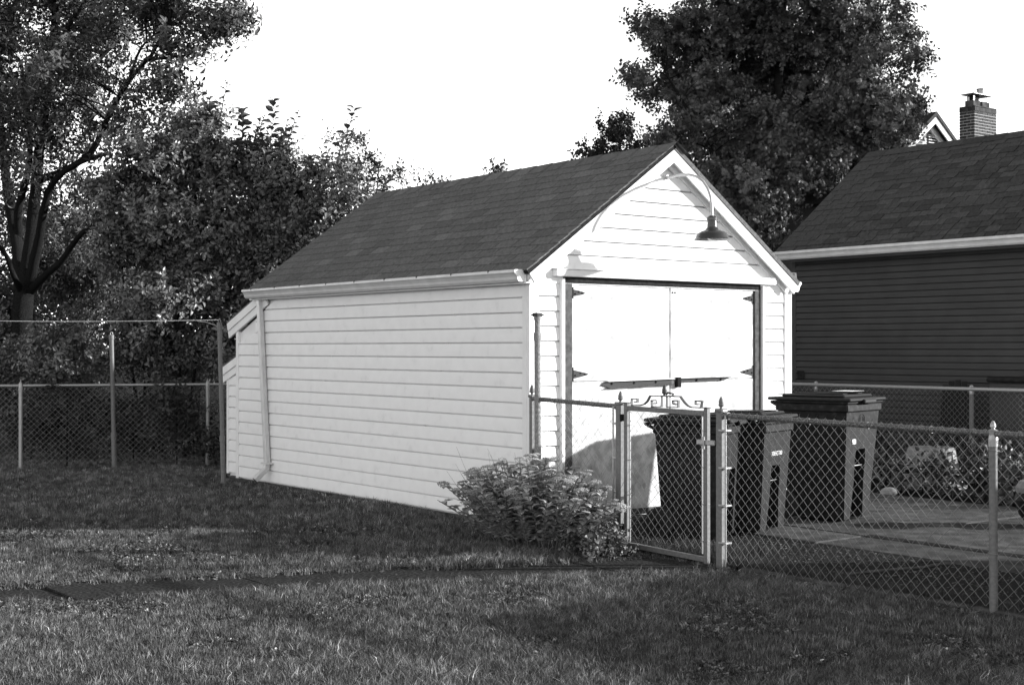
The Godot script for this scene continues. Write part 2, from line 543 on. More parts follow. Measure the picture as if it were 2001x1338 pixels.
func make_garage() -> void:
	var g := thing("garage", "white clapboard one-car garage with dark shingle roof and double doors", "garage")
	var back := -5.35
	# body under the cladding
	var gab := PackedVector2Array([Vector2(0.016, -0.02), Vector2(WIDE - 0.004, -0.02), Vector2(WIDE - 0.004, roof_y(WIDE) - 0.06), Vector2(XC, RIDGE - 0.06), Vector2(0.016, roof_y(0) - 0.06)])
	var wall := part(g, "wall", MB.new().prism(gab, -back - 0.016, Transform3D(Basis(), Vector3(0, 0, back))), M.white_trim)
	part(g, "wall", MB.new().prism(PackedVector2Array([Vector2(-back, -0.02), Vector2(6.08, -0.02), Vector2(6.08, 1.86), Vector2(-back, 2.16)]), WIDE - 0.01, Transform3D(Basis(Vector3.FORWARD, Vector3.UP, Vector3.RIGHT), Vector3(0.016, 0, 0))), M.white_trim, Vector3.ZERO, Basis(), "rear lean-to body under its own low roof")
	part(g, "wall", MB.new().prism(PackedVector2Array([Vector2(6.08, -0.02), Vector2(6.5, -0.02), Vector2(6.5, 1.28), Vector2(6.08, 1.48)]), WIDE - 0.2, Transform3D(Basis(Vector3.FORWARD, Vector3.UP, Vector3.RIGHT), Vector3(0.078, 0, 0))), M.white_trim, Vector3.ZERO, Basis(), "lowest rear step of the lean-to")
	part(g, "foundation", MB.new().box(Vector3(0.03, -0.4, -6.45), Vector3(WIDE - 0.03, -0.015, -0.03)), M.foundation)
	# side cladding (faces -x): u runs along +z
	var side := Transform3D(Basis(Vector3.BACK, Vector3.UP, Vector3.LEFT), Vector3.ZERO)
	var proto := {}
	for k in 17:
		var y := k * COURSE
		var top := (k + 1) * COURSE
		var h := COURSE if k < 16 else 0.09
		var rear := -6.075
		var rear_t := -6.075
		if y > 1.86: rear = maxf(-5.6, -(6.05 - (y - 1.86) * 2.45))
		if top > 1.86: rear_t = maxf(-5.6, -(6.05 - (top - 1.86) * 2.45))
		var cut := -5.3 + fmod(k * 2.37 + 0.9, 4.6)
		for s in 2:
			var b := siding(rear if s == 0 else cut - 0.012, cut if s == 0 else -0.012, rear_t if s == 0 else cut - 0.012, cut if s == 0 else -0.012, h, 0.0195 + 0.0012 * s)
			part(g, "siding_board", b, M.vinyl, Vector3(0, y, 0), side.basis)
	for k in 10:
		var y := k * COURSE + 0.03
		if y > 1.3: break
		part(g, "siding_board", siding(-6.49, -6.08, -6.49, -6.08, COURSE), M.vinyl, Vector3(0.062, y, 0), side.basis)
	# front cladding
	var rk := func(y: float) -> float: return (RIDGE - 0.16 - y) / PITCH_ROOF   # half length under the frieze at height y
	for k in 27:
		var y := k * COURSE + (-0.01 if k > 15 else 0.015)
		var t := y + COURSE
		if t > 3.52: break
		if y < 2.28:
			part(g, "siding_board", siding(0.08, 0.356, 0.08, 0.356, COURSE, 0.026), M.vinyl, Vector3(0, y, 0.0))
			part(g, "siding_board", siding(3.222, 3.55, 3.222, 3.55, COURSE, 0.026), M.vinyl, Vector3(0, y, 0.0))
		else:
			var a: float = minf(rk.call(y), 1.74)
			var b: float = minf(maxf(rk.call(t), 0.02), 1.74)
			part(g, "siding_board", siding(XC - a, XC + a, XC - b, XC + b, COURSE, 0.026), M.vinyl, Vector3(0, y, 0.0))
	# corner boards, two faces each
	for c in [[0.0, 0.0, 1, -1], [WIDE, 0.0, -1, -1]]:
		var cx: float = c[0]
		var cb := MB.new()
		var sx: float = c[2]
		var ex := Vector3(cx - 0.026 * sx, -0.01, 0)
		cb.box(Vector3(minf(ex.x, cx + 0.088 * sx), -0.01, -0.004), Vector3(maxf(ex.x, cx + 0.088 * sx), 2.33, 0.034), 0.004)
		cb.box(Vector3(minf(ex.x, cx + 0.003 * sx), -0.01, -0.075), Vector3(maxf(ex.x, cx + 0.003 * sx), 2.33, -0.0045), 0.004)
		part(g, "corner_board", cb, M.white_trim)
	part(g, "corner_board", MB.new().box(Vector3(-0.026, -0.02, -6.13), Vector3(0.02, 1.88, -6.06), 0.004), M.white_trim)
	part(g, "corner_board", MB.new().box(Vector3(0.035, 0.01, -6.53), Vector3(0.08, 1.3, -6.475), 0.004), M.white_trim)
	# lean-to roofs with their rake boards
	var lean := func(za: float, ya: float, zb: float, yb: float, x0: float) -> void:
		var rf := part(g, "lean_to_roof", MB.new().beam(Vector3(x0 + 1.86, ya + 0.02, za), Vector3(x0 + 1.86, yb + 0.02, zb), 3.8, 0.025), M.shingle1)
		for q in [[-0.036, 0.036, -0.05, 0.1], [-0.022, 0.03, -0.148, 0.096]]:
			part(rf, "rake_board", MB.new().beam(Vector3(x0 + q[0], ya + q[2], za), Vector3(x0 + q[0], yb + q[2], zb), q[1], q[3], 0.004), M.white_trim)
	lean.call(-5.25, 2.40, -6.33, 1.985, 0.0)
	lean.call(-6.1, 1.58, -6.66, 1.385, 0.06)
	part(g, "fascia", MB.new().box(Vector3(-0.02, 1.86, -6.36), Vector3(WIDE, 1.975, -6.335), 0.003), M.white_trim)
	# main roof
	var ang := atan(PITCH_ROOF)
	var slope := Basis(Vector3.BACK, Vector3(cos(ang), sin(ang), 0), Vector3(-sin(ang), cos(ang), 0))
	var eave := Vector3(-0.125, roof_y(-0.125), 0)
	var run := (XC + 0.125) / cos(ang)
	var zf := 0.132
	var zb := -5.62
	var deck := part(g, "roof", MB.new().box(Vector3(zb, 0, -0.035), Vector3(zf, run, 0.0), 0.0, Transform3D(slope, eave)), M.dark_paint)
	var slope_r := Basis(Vector3.FORWARD, Vector3(-cos(ang), sin(ang), 0), Vector3(sin(ang), cos(ang), 0))
	part(g, "roof", MB.new().box(Vector3(-zf, 0, -0.035), Vector3(-zb, run - 0.005, 0.008), 0.0, Transform3D(slope_r, Vector3(2 * XC + 0.125, eave.y, 0))), M.shingle2, Vector3.ZERO, Basis(), "shingled right slope of the roof")
	var rows := 15
	var e := run / rows
	var tw := (zf - zb) / 19.0
	var tabs := [shingle_tab(tw, e, 0), shingle_tab(tw, e, 1), shingle_tab(tw, e, 2)]
	var half := shingle_tab(tw * 0.5, e, 0)
	for r in rows:
		var off := tw * 0.5 if r % 2 else 0.0
		var n := 19 if r % 2 == 0 else 20
		for c in n:
			var u := zb + (c - (0.5 if r % 2 else 0.0)) * tw
			var m: Mesh = tabs[rng.randi() % 3]
			if r % 2 and (c == 0 or c == 19):
				m = half
				if c == 0: u = zb
			var tone := clampi(int(2.0 + rng.randfn(0.0, 0.75)), 0, 4)
			var at := eave + slope * Vector3(u, r * e + rng.randf_range(-0.003, 0.003), 0.0015)
			part(deck, "shingle", m, M["shingle%d" % tone], at, slope)
	for i in 20:                                                       # folded caps along the ridge
		var z0 := zb + i * (zf - zb) / 20.0
		var cm := MB.new()
		var len_ := (zf - zb) / 20.0 + 0.04
		var ca := Vector3(XC, RIDGE + 0.022, z0)
		for s in [-1.0, 1.0]:
			var d := Vector3(0.15 * s, -0.15 * PITCH_ROOF, 0)
			var p := [ca, ca + d, ca + d + Vector3(0, 0.007, len_), ca + Vector3(0, 0.007, len_)]
			if s < 0: cm.quad(p[1], p[0], p[3], p[2]); cm.quad(p[2], p[2] - Vector3(0, 0.008, 0), p[1] - Vector3(0, 0.008, 0), p[1])
			else: cm.quad(p[0], p[1], p[2], p[3])
		part(deck, "ridge_cap", cm, M["shingle%d" % (1 + rng.randi() % 3)])
	# rakes at the front: fascia, soffit, frieze; and a plain fascia at the back
	for s in [-1.0, 1.0]:
		var lo := Vector3(XC + s * (XC + 0.11), 0, 0)
		lo.y = roof_y(lo.x)
		var hi := Vector3(XC, RIDGE, 0)
		var dir: Vector3 = (hi - lo).normalized()
		var nn := Vector3(-dir.y, dir.x, 0) * (1 if dir.x > 0 else -1)
		for q in [["rake_board", 0.1, 0.123, -0.036, -0.145, 0.003], ["soffit", 0.016, 0.1, -0.046, -0.06, 0.0], ["frieze", 0.004, 0.044, -0.0605, -0.165, 0.003], ["rake_moulding", 0.044, 0.058, -0.0605, -0.085, 0.004], ["rake_board", -5.6, -5.58, -0.036, -0.14, 0.0]]:
			var m := MB.new()
			var a: Vector3 = lo + nn * q[3]
			var b: Vector3 = lo + nn * q[4]
			var ta := hi + Vector3(0, q[3] / cos(ang), 0)
			var tb := hi + Vector3(0, q[4] / cos(ang), 0)
			var pts := PackedVector2Array([Vector2(a.x, a.y), Vector2(ta.x - 0.0007 * s * -1.0, ta.y), Vector2(tb.x + 0.0007 * s, tb.y), Vector2(b.x, b.y)])
			m.prism(pts, q[2] - q[1], Transform3D(Basis(), Vector3(0, 0, q[1])))
			part(g, q[0], m, M.white_trim)
	# gutters: thin ogee channels with open tops
	var prof := [Vector2(0.0, 0.115), Vector2(0.0, 0.0), Vector2(0.062, 0.0), Vector2(0.078, 0.02), Vector2(0.084, 0.045), Vector2(0.1, 0.07), Vector2(0.118, 0.085), Vector2(0.118, 0.105), Vector2(0.108, 0.112)]
	for s in [-1.0, 1.0]:
		var pl := PackedVector2Array()
		for p in prof: pl.append(Vector2(p.x * s, p.y))
		for i in range(prof.size() - 1, -1, -1):
			var p: Vector2 = prof[i]
			pl.append(Vector2((p.x + (0.003 if p.x < 0.05 else -0.003)) * s, p.y + (0.003 if p.y < 0.05 else -0.0002)))
		var gx := -0.112 if s < 0 else 2 * XC + 0.112
		var gy := 2.288
		var gm := MB.new().prism(pl, 5.62, Transform3D(Basis(), Vector3(gx, gy, -5.555)))
		var gut := part(g, "gutter", gm, M.gutter)
		for z in [0.062, -5.56]:
			var ep := PackedVector2Array()
			for p in prof: ep.append(Vector2(p.x * s, p.y))
			part(gut, "end_cap", MB.new().prism(ep, 0.005, Transform3D(Basis(), Vector3(gx, gy, z))), M.white_trim)
		part(gut, "back_fascia", MB.new().box(Vector3(minf(gx - 0.003 * s, gx - 0.025 * s), gy - 0.02, -5.58), Vector3(maxf(gx - 0.003 * s, gx - 0.025 * s), gy + 0.125, 0.07)), M.white_trim)
		part(gut, "soffit", MB.new().box(Vector3(minf(gx - 0.026 * s, 0.0 if s < 0 else WIDE), gy - 0.012, -5.56), Vector3(maxf(gx - 0.026 * s, 0.0 if s < 0 else WIDE), gy + 0.002, 0.04)), M.white_trim)
		for i in 9:
			part(gut, "hanger_nail", MB.new().box(Vector3(gx + (0.1 if s > 0 else -0.12), gy + 0.094, -0.35 - i * 0.62), Vector3(gx + (0.12 if s > 0 else -0.1), gy + 0.117, -0.338 - i * 0.62)), M.hinge)
	part(g, "gutter_debris", MB.new().tube([Vector3(3.73, 2.38, 0.02), Vector3(3.75, 2.43, 0.0), Vector3(3.78, 2.47, -0.03), Vector3(3.72, 2.5, -0.06)], [0.03, 0.045, 0.05, 0.012], 7), M.foundation, Vector3.ZERO, Basis(), "crumpled leaf clump in the right gutter end")
	# downspout, leaning a little, with elbow and bracket
	var ds := part(g, "downspout", MB.new().beam(Vector3(-0.062, 2.3, -5.4), Vector3(-0.062, 0.235, -5.19), 0.062, 0.075, 0.008, Vector3.BACK), M.gutter)
	part(ds, "elbow", MB.new().beam(Vector3(-0.062, 0.25, -5.192), Vector3(-0.075, 0.15, -5.2), 0.066, 0.079, 0.008, Vector3.BACK).beam(Vector3(-0.072, 0.165, -5.199), Vector3(-0.205, 0.03, -5.235), 0.064, 0.077, 0.008, Vector3.BACK), M.gutter)
	part(ds, "spout_mouth", MB.new().beam(Vector3(-0.2, 0.035, -5.2335), Vector3(-0.208, 0.027, -5.2355), 0.05, 0.062, 0.0, Vector3.BACK), M.black_iron)
	part(ds, "bracket", MB.new().box(Vector3(-0.11, 0.222, -5.27), Vector3(-0.015, 0.245, -5.105), 0.003), M.gutter)
	# door opening
	part(g, "door_casing", MB.new().box(Vector3(0.356, -0.01, 0.0), Vector3(0.398, 2.335, 0.058), 0.004), M.white_trim)
	part(g, "door_casing", MB.new().box(Vector3(3.186, -0.01, 0.0), Vector3(3.222, 2.335, 0.058), 0.004), M.white_trim)
	part(g, "door_frame", MB.new().box(Vector3(0.399, -0.015, 0.001), Vector3(0.512, 2.29, 0.03), 0.005), M.grey_paint)
	part(g, "door_frame", MB.new().box(Vector3(3.09, -0.015, 0.001), Vector3(3.185, 2.29, 0.03), 0.005), M.grey_paint)
	part(g, "door_lintel", MB.new().box(Vector3(0.399, 2.291, 0.001), Vector3(3.185, 2.352, 0.03), 0.004), M.dark_paint)
	part(g, "header_board", MB.new().box(Vector3(0.27, 2.353, 0.0), Vector3(3.373, 2.42, 0.09), 0.006), M.white_trim)
	part(g, "header_flashing", MB.new().box(Vector3(0.262, 2.421, 0.0), Vector3(3.381, 2.425, 0.097)), M.gutter)
	for s in 2:
		var x0 := 0.518 if s == 0 else 1.843
		var x1 := 1.827 if s == 0 else 3.086
		var d := part(g, "door", MB.new().box(Vector3(x0, 0.0, -0.02), Vector3(x1, 1.336, 0.012), 0.003), M.door_paint, Vector3.ZERO, Basis(), "left white door leaf" if s == 0 else "right white door leaf")
		part(d, "upper_sheet", MB.new().box(Vector3(x0, 1.342, -0.02), Vector3(x1, 2.284, 0.0125), 0.003), M.door_paint)
		part(d, "edge_strip", MB.new().box(Vector3(x0, 0.0, 0.0127), Vector3(x1, 0.055, 0.02), 0.003), M.grey_paint)
		var hx := 0.512 if s == 0 else 3.09
		strap_hinge(d, hx, 2.2, 1.0 if s == 0 else -1.0, 1.0)
		strap_hinge(d, hx, 1.41, 1.0 if s == 0 else -1.0, 1.25)
		if s == 0:                                                     # the long bar across the left leaf
			part(d, "bar", MB.new().prism(PackedVector2Array([Vector2(0.88, 1.3), Vector2(0.98, 1.275), Vector2(1.84, 1.3), Vector2(1.84, 1.345), Vector2(0.95, 1.333)]), 0.012, Transform3D(Basis(), Vector3(0, 0, 0.016))), M.hinge)
			part(d, "bar_edge", MB.new().beam(Vector3(0.95, 1.337, 0.04), Vector3(1.86, 1.352, 0.04), 0.045, 0.006), M.white_trim)
			part(d, "bar_edge", MB.new().beam(Vector3(0.96, 1.273, 0.04), Vector3(1.84, 1.294, 0.04), 0.045, 0.006), M.grey_paint)
			for k in 3: part(d, "bolt", MB.new().lathe([Vector2(0.012, 0.0), Vector2(0.01, 0.008), Vector2(0.0, 0.01)], 8, Transform3D(Basis(Vector3.RIGHT, PI / 2), Vector3(1.02 + k * 0.3, 1.312 + k * 0.004, 0.028))), M.black_iron)
		else:
			part(d, "bar", MB.new().prism(PackedVector2Array([Vector2(1.97, 1.312), Vector2(2.6, 1.322), Vector2(2.7, 1.352), Vector2(1.97, 1.345)]), 0.014, Transform3D(Basis(), Vector3(0, 0, 0.016))), M.hinge)
			part(d, "bar_edge", MB.new().beam(Vector3(1.97, 1.35, 0.035), Vector3(2.7, 1.358, 0.035), 0.04, 0.005), M.grey_paint)
			part(d, "keeper", MB.new().box(Vector3(1.895, 1.262, 0.014), Vector3(1.955, 1.365, 0.06), 0.006), M.black_iron)
			for k in 2: part(d, "bolt", MB.new().lathe([Vector2(0.014, 0.0), Vector2(0.01, 0.01), Vector2(0.0, 0.012)], 8, Transform3D(Basis(Vector3.RIGHT, PI / 2), Vector3(2.2 + k * 0.36, 1.33, 0.03))), M.black_iron)
			for k in 2: part(d, "bolt", MB.new().lathe([Vector2(0.009, 0.0), Vector2(0.007, 0.006), Vector2(0.0, 0.008)], 8, Transform3D(Basis(Vector3.RIGHT, PI / 2), Vector3(1.87 + k * 0.035, 2.235, 0.013))), M.black_iron)
	part(g, "door_stop", MB.new().box(Vector3(1.815, 0.0, -0.0158), Vector3(1.855, 2.285, -0.0125)), M.dark_paint)
	# gooseneck barn lamp
	var at := Vector3(1.766, 3.415, 0.036)
	var hang := Vector3(1.627, 2.95, 0.812)
	var l := thing("barn_lamp", "dark enamel barn lamp on a curved gooseneck arm above the garage doors", "lamp", at)
	part(l, "wall_plate", MB.new().lathe([Vector2(0.028, 0.0), Vector2(0.028, 0.006), Vector2(0.018, 0.014), Vector2(0.0, 0.016)], 14, Transform3D(Basis(Vector3.RIGHT, PI / 2), Vector3(0, 0, 0))), M.conduit)
	var cv := Curve3D.new()
	var bend := [Vector3(1.766, 3.409, 0.036), Vector3(1.746, 3.411, 0.149), Vector3(1.721, 3.408, 0.283), Vector3(1.692, 3.391, 0.442), Vector3(1.670, 3.357, 0.565), Vector3(1.651, 3.300, 0.667), Vector3(1.637, 3.222, 0.744), Vector3(1.628, 3.127, 0.794), Vector3(1.626, 3.03, 0.81), hang]
	for i in bend.size():
		var tg: Vector3 = (bend[mini(i + 1, 9)] - bend[maxi(i - 1, 0)]) * 0.17
		cv.add_point(bend[i], -tg, tg)
	var pts := []
	for i in 33: pts.append(cv.sample_baked(cv.get_baked_length() * i / 32.0))
	world_part(l, "arm", MB.new().tube(pts, [0.0142], 10), M.conduit)
	var sh := Transform3D(Basis(), hang)
	var shade := world_part(l, "shade", MB.new().lathe([Vector2(0.178, -0.232), Vector2(0.165, -0.215), Vector2(0.15, -0.175), Vector2(0.12, -0.155), Vector2(0.07, -0.138), Vector2(0.05, -0.11), Vector2(0.046, -0.05), Vector2(0.052, -0.045), Vector2(0.052, -0.02), Vector2(0.03, 0.0), Vector2(0.0, 0.004)], 28, sh), M.lamp_enamel)
	world_part(l, "shade_lining", MB.new().lathe([Vector2(0.0, -0.15), Vector2(0.06, -0.148), Vector2(0.115, -0.165), Vector2(0.145, -0.182), Vector2(0.16, -0.217), Vector2(0.1765, -0.2325)], 28, sh), M.lamp_inside)
	world_part(l, "bulb", MB.new().lathe([Vector2(0.0, -0.243), Vector2(0.03, -0.236), Vector2(0.05, -0.21), Vector2(0.045, -0.18), Vector2(0.025, -0.15)], 16, sh), M.bulb)

# ---- the dark garage next door ------------------------------------------------------------------------------------------
func make_neighbour_garage() -> void:
	var base := Vector3(10.24, GROUND, 0.0)
	var g := thing("neighbour_garage", "dark clapboard building with shingled roof and pale gutter behind the far fence", "garage", base)
	var z0 := -3.92
	var z1 := 1.0
	var gab := PackedVector2Array([Vector2(8.315, GROUND), Vector2(12.18, GROUND), Vector2(12.18, 3.28), Vector2(10.24, 4.72), Vector2(8.315, 3.28)])
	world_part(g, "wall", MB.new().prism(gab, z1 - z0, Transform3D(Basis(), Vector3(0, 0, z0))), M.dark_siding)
	var side := Basis(Vector3.BACK, Vector3.UP, Vector3.LEFT)
	var h := 0.092
	var bm := siding(z0, z1, z0, z1, h, 0.019, 0.008).mesh()
	for k in 34:
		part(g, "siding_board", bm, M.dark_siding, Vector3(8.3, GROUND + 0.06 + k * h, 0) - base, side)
	world_part(g, "corner_board", MB.new().box(Vector3(8.275, GROUND, z0 - 0.03), Vector3(8.34, 3.1, z0 + 0.05), 0.004), M.dark_siding)
	world_part(g, "vent", MB.new().box(Vector3(8.262, 1.19, -3.83), Vector3(8.284, 1.32, -3.70), 0.006), M.dark_paint)
	var sl := 0.763
	var ang := atan(sl)
	var slope := Basis(Vector3.BACK, Vector3(cos(ang), sin(ang), 0), Vector3(-sin(ang), cos(ang), 0))
	var eave := Vector3(7.97, 3.11, 0)
	var run := (10.24 - 7.97) / cos(ang)
	var deck := world_part(g, "roof", MB.new().box(Vector3(z0 - 0.1, 0, -0.04), Vector3(z1 + 0.1, run, 0.0), 0.0, Transform3D(slope, eave)), M.dark_paint)
	var slope_r := Basis(Vector3.FORWARD, Vector3(-cos(ang), sin(ang), 0), Vector3(sin(ang), cos(ang), 0))
	world_part(g, "roof", MB.new().box(Vector3(-z1 - 0.1, 0, -0.04), Vector3(-z0 + 0.1, run - 0.006, 0.01), 0.0, Transform3D(slope_r, Vector3(12.51, 3.11, 0))), M.far_shingle1, "shingled far slope")
	var rows := 20
	var e := run / rows
	var ms := []
	for i in 6: ms.append(shingle_tab(0.12 + 0.036 * i, e, i))
	var rest := MB.new()
	var count := 0
	for r in rows:
		var u := z0 - 0.1
		while u < z1:
			var i := rng.randi() % 6
			var w: float = 0.12 + 0.036 * i
			var lift := 0.001 + 0.006 * (rng.randi() % 2)
			var at := eave + slope * Vector3(u, r * e, lift)
			var tone := rng.randi() % 4
			if u + w > -3.2 + r * 0.0 and u < 0.6 and count < 300 and (u > -2.3 or r % 3 > 0):
				part(deck, "shingle", ms[i], M["far_shingle%d" % tone], at, slope)
				count += 1
			else:
				var t := Transform3D(slope, at)
				var pa := ms[i].surface_get_arrays(0) as Array
				var vs: PackedVector3Array = pa[Mesh.ARRAY_VERTEX]
				var ns: PackedVector3Array = pa[Mesh.ARRAY_NORMAL]
				for j in vs.size():
					rest.v.append(t * vs[j]); rest.n.append(slope * ns[j])
			u += w
	var rp := part(deck, "shingle_field", rest, M.far_shingle2)
	rp.set_meta("kind", "stuff")
	for i in 14:
		var z := z0 - 0.1 + i * 0.362
		var cm := MB.new()
		var ca := Vector3(10.24, 4.868, z)
		for s in [-1.0, 1.0]:
			var d := Vector3(0.15 * s, -0.15 * sl, 0)
			var p := [ca, ca + d, ca + d + Vector3(0, 0.006, 0.38), ca + Vector3(0, 0.006, 0.38)]
			if s < 0: cm.quad(p[1], p[0], p[3], p[2])
			else: cm.quad(p[0], p[1], p[2], p[3])
		part(deck, "ridge_cap", cm, M["far_shingle%d" % (rng.randi() % 3)])
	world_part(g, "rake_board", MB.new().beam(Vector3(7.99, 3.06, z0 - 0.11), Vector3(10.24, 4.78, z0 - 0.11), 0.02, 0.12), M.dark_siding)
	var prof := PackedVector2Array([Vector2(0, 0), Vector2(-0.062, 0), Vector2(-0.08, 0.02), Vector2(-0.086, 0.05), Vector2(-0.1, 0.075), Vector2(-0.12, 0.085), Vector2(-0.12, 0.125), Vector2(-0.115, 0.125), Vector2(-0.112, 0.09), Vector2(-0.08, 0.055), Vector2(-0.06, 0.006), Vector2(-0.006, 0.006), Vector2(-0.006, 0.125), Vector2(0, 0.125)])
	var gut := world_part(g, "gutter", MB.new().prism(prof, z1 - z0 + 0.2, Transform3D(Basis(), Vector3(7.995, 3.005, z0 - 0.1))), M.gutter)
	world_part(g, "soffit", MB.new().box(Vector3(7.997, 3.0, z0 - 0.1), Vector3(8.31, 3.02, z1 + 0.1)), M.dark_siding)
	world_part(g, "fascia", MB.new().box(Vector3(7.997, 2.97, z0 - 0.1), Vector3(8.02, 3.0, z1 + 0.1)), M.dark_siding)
	# things leaning by that wall
	var ch := thing("chair_back", "rounded dark slatted chair back against the dark clapboard wall", "chair", Vector3(7.85, GROUND, -0.75))
	for i in 5:
		var x := -0.2 + 0.1 * i
		part(ch, "slat", MB.new().beam(Vector3(0, 0.42, x), Vector3(0.08, 1.3 - 0.9 * x * x * 4.0 * 0.5, x), 0.02, 0.085, 0.006, Vector3.BACK), M.dark_paint)
	part(ch, "seat", MB.new().box(Vector3(-0.45, 0.38, -0.27), Vector3(0.02, 0.42, 0.27), 0.008), M.dark_paint)
	for s in [[-0.42, -0.25], [-0.42, 0.25], [0.0, -0.25], [0.0, 0.25]]:
		part(ch, "leg", MB.new().box(Vector3(s[0] - 0.02, 0, s[1] - 0.02), Vector3(s[0] + 0.02, 0.4, s[1] + 0.02), 0.004), M.dark_paint)
	var bx := thing("storage_box", "dark storage box standing against the dark clapboard wall at the right edge", "box", Vector3(7.9, GROUND, 0.42))
	part(bx, "body", MB.new().box(Vector3(-0.28, 0.0, -0.5), Vector3(0.28, 1.28, 0.5), 0.02), M.dark_siding)
	part(bx, "lid", MB.new().box(Vector3(-0.31, 1.285, -0.53), Vector3(0.31, 1.35, 0.53), 0.02), M.dark_paint)

# ---- the brick house in the distance ------------------------------------------------------------------------------------
func bricks(parent: Node3D, o: Vector3, u: Vector3, out: Vector3, length: float, y0: float, rows: int, limits, base := Vector3.ZERO, hole := Rect2()) -> void:
	var bl := 0.225
	var bh := 0.075
	var b := Basis(u, Vector3.UP, out)
	for r in rows:
		var x := -bl * 0.5 if r % 2 else 0.0
		var y := y0 + r * bh
		var a := 0.0
		var z := length
		if limits:
			var lim: Vector2 = limits.call(y + bh)
			a = lim.x; z = lim.y
		while x < z:
			var x0 := maxf(x, a) + 0.006
			var x1 := minf(x + bl, z) - 0.006
			if x1 - x0 > 0.03 and not hole.has_point(Vector2((x0 + x1) * 0.5, y)):
				part(parent, "brick", MB.new().box(Vector3(x0, 0.009, -0.02), Vector3(x1, bh - 0.009, 0.006), 0.0), M["brick%d" % (rng.randi() % 4)], o + Vector3(0, y, 0) - base, b)
			x += bl

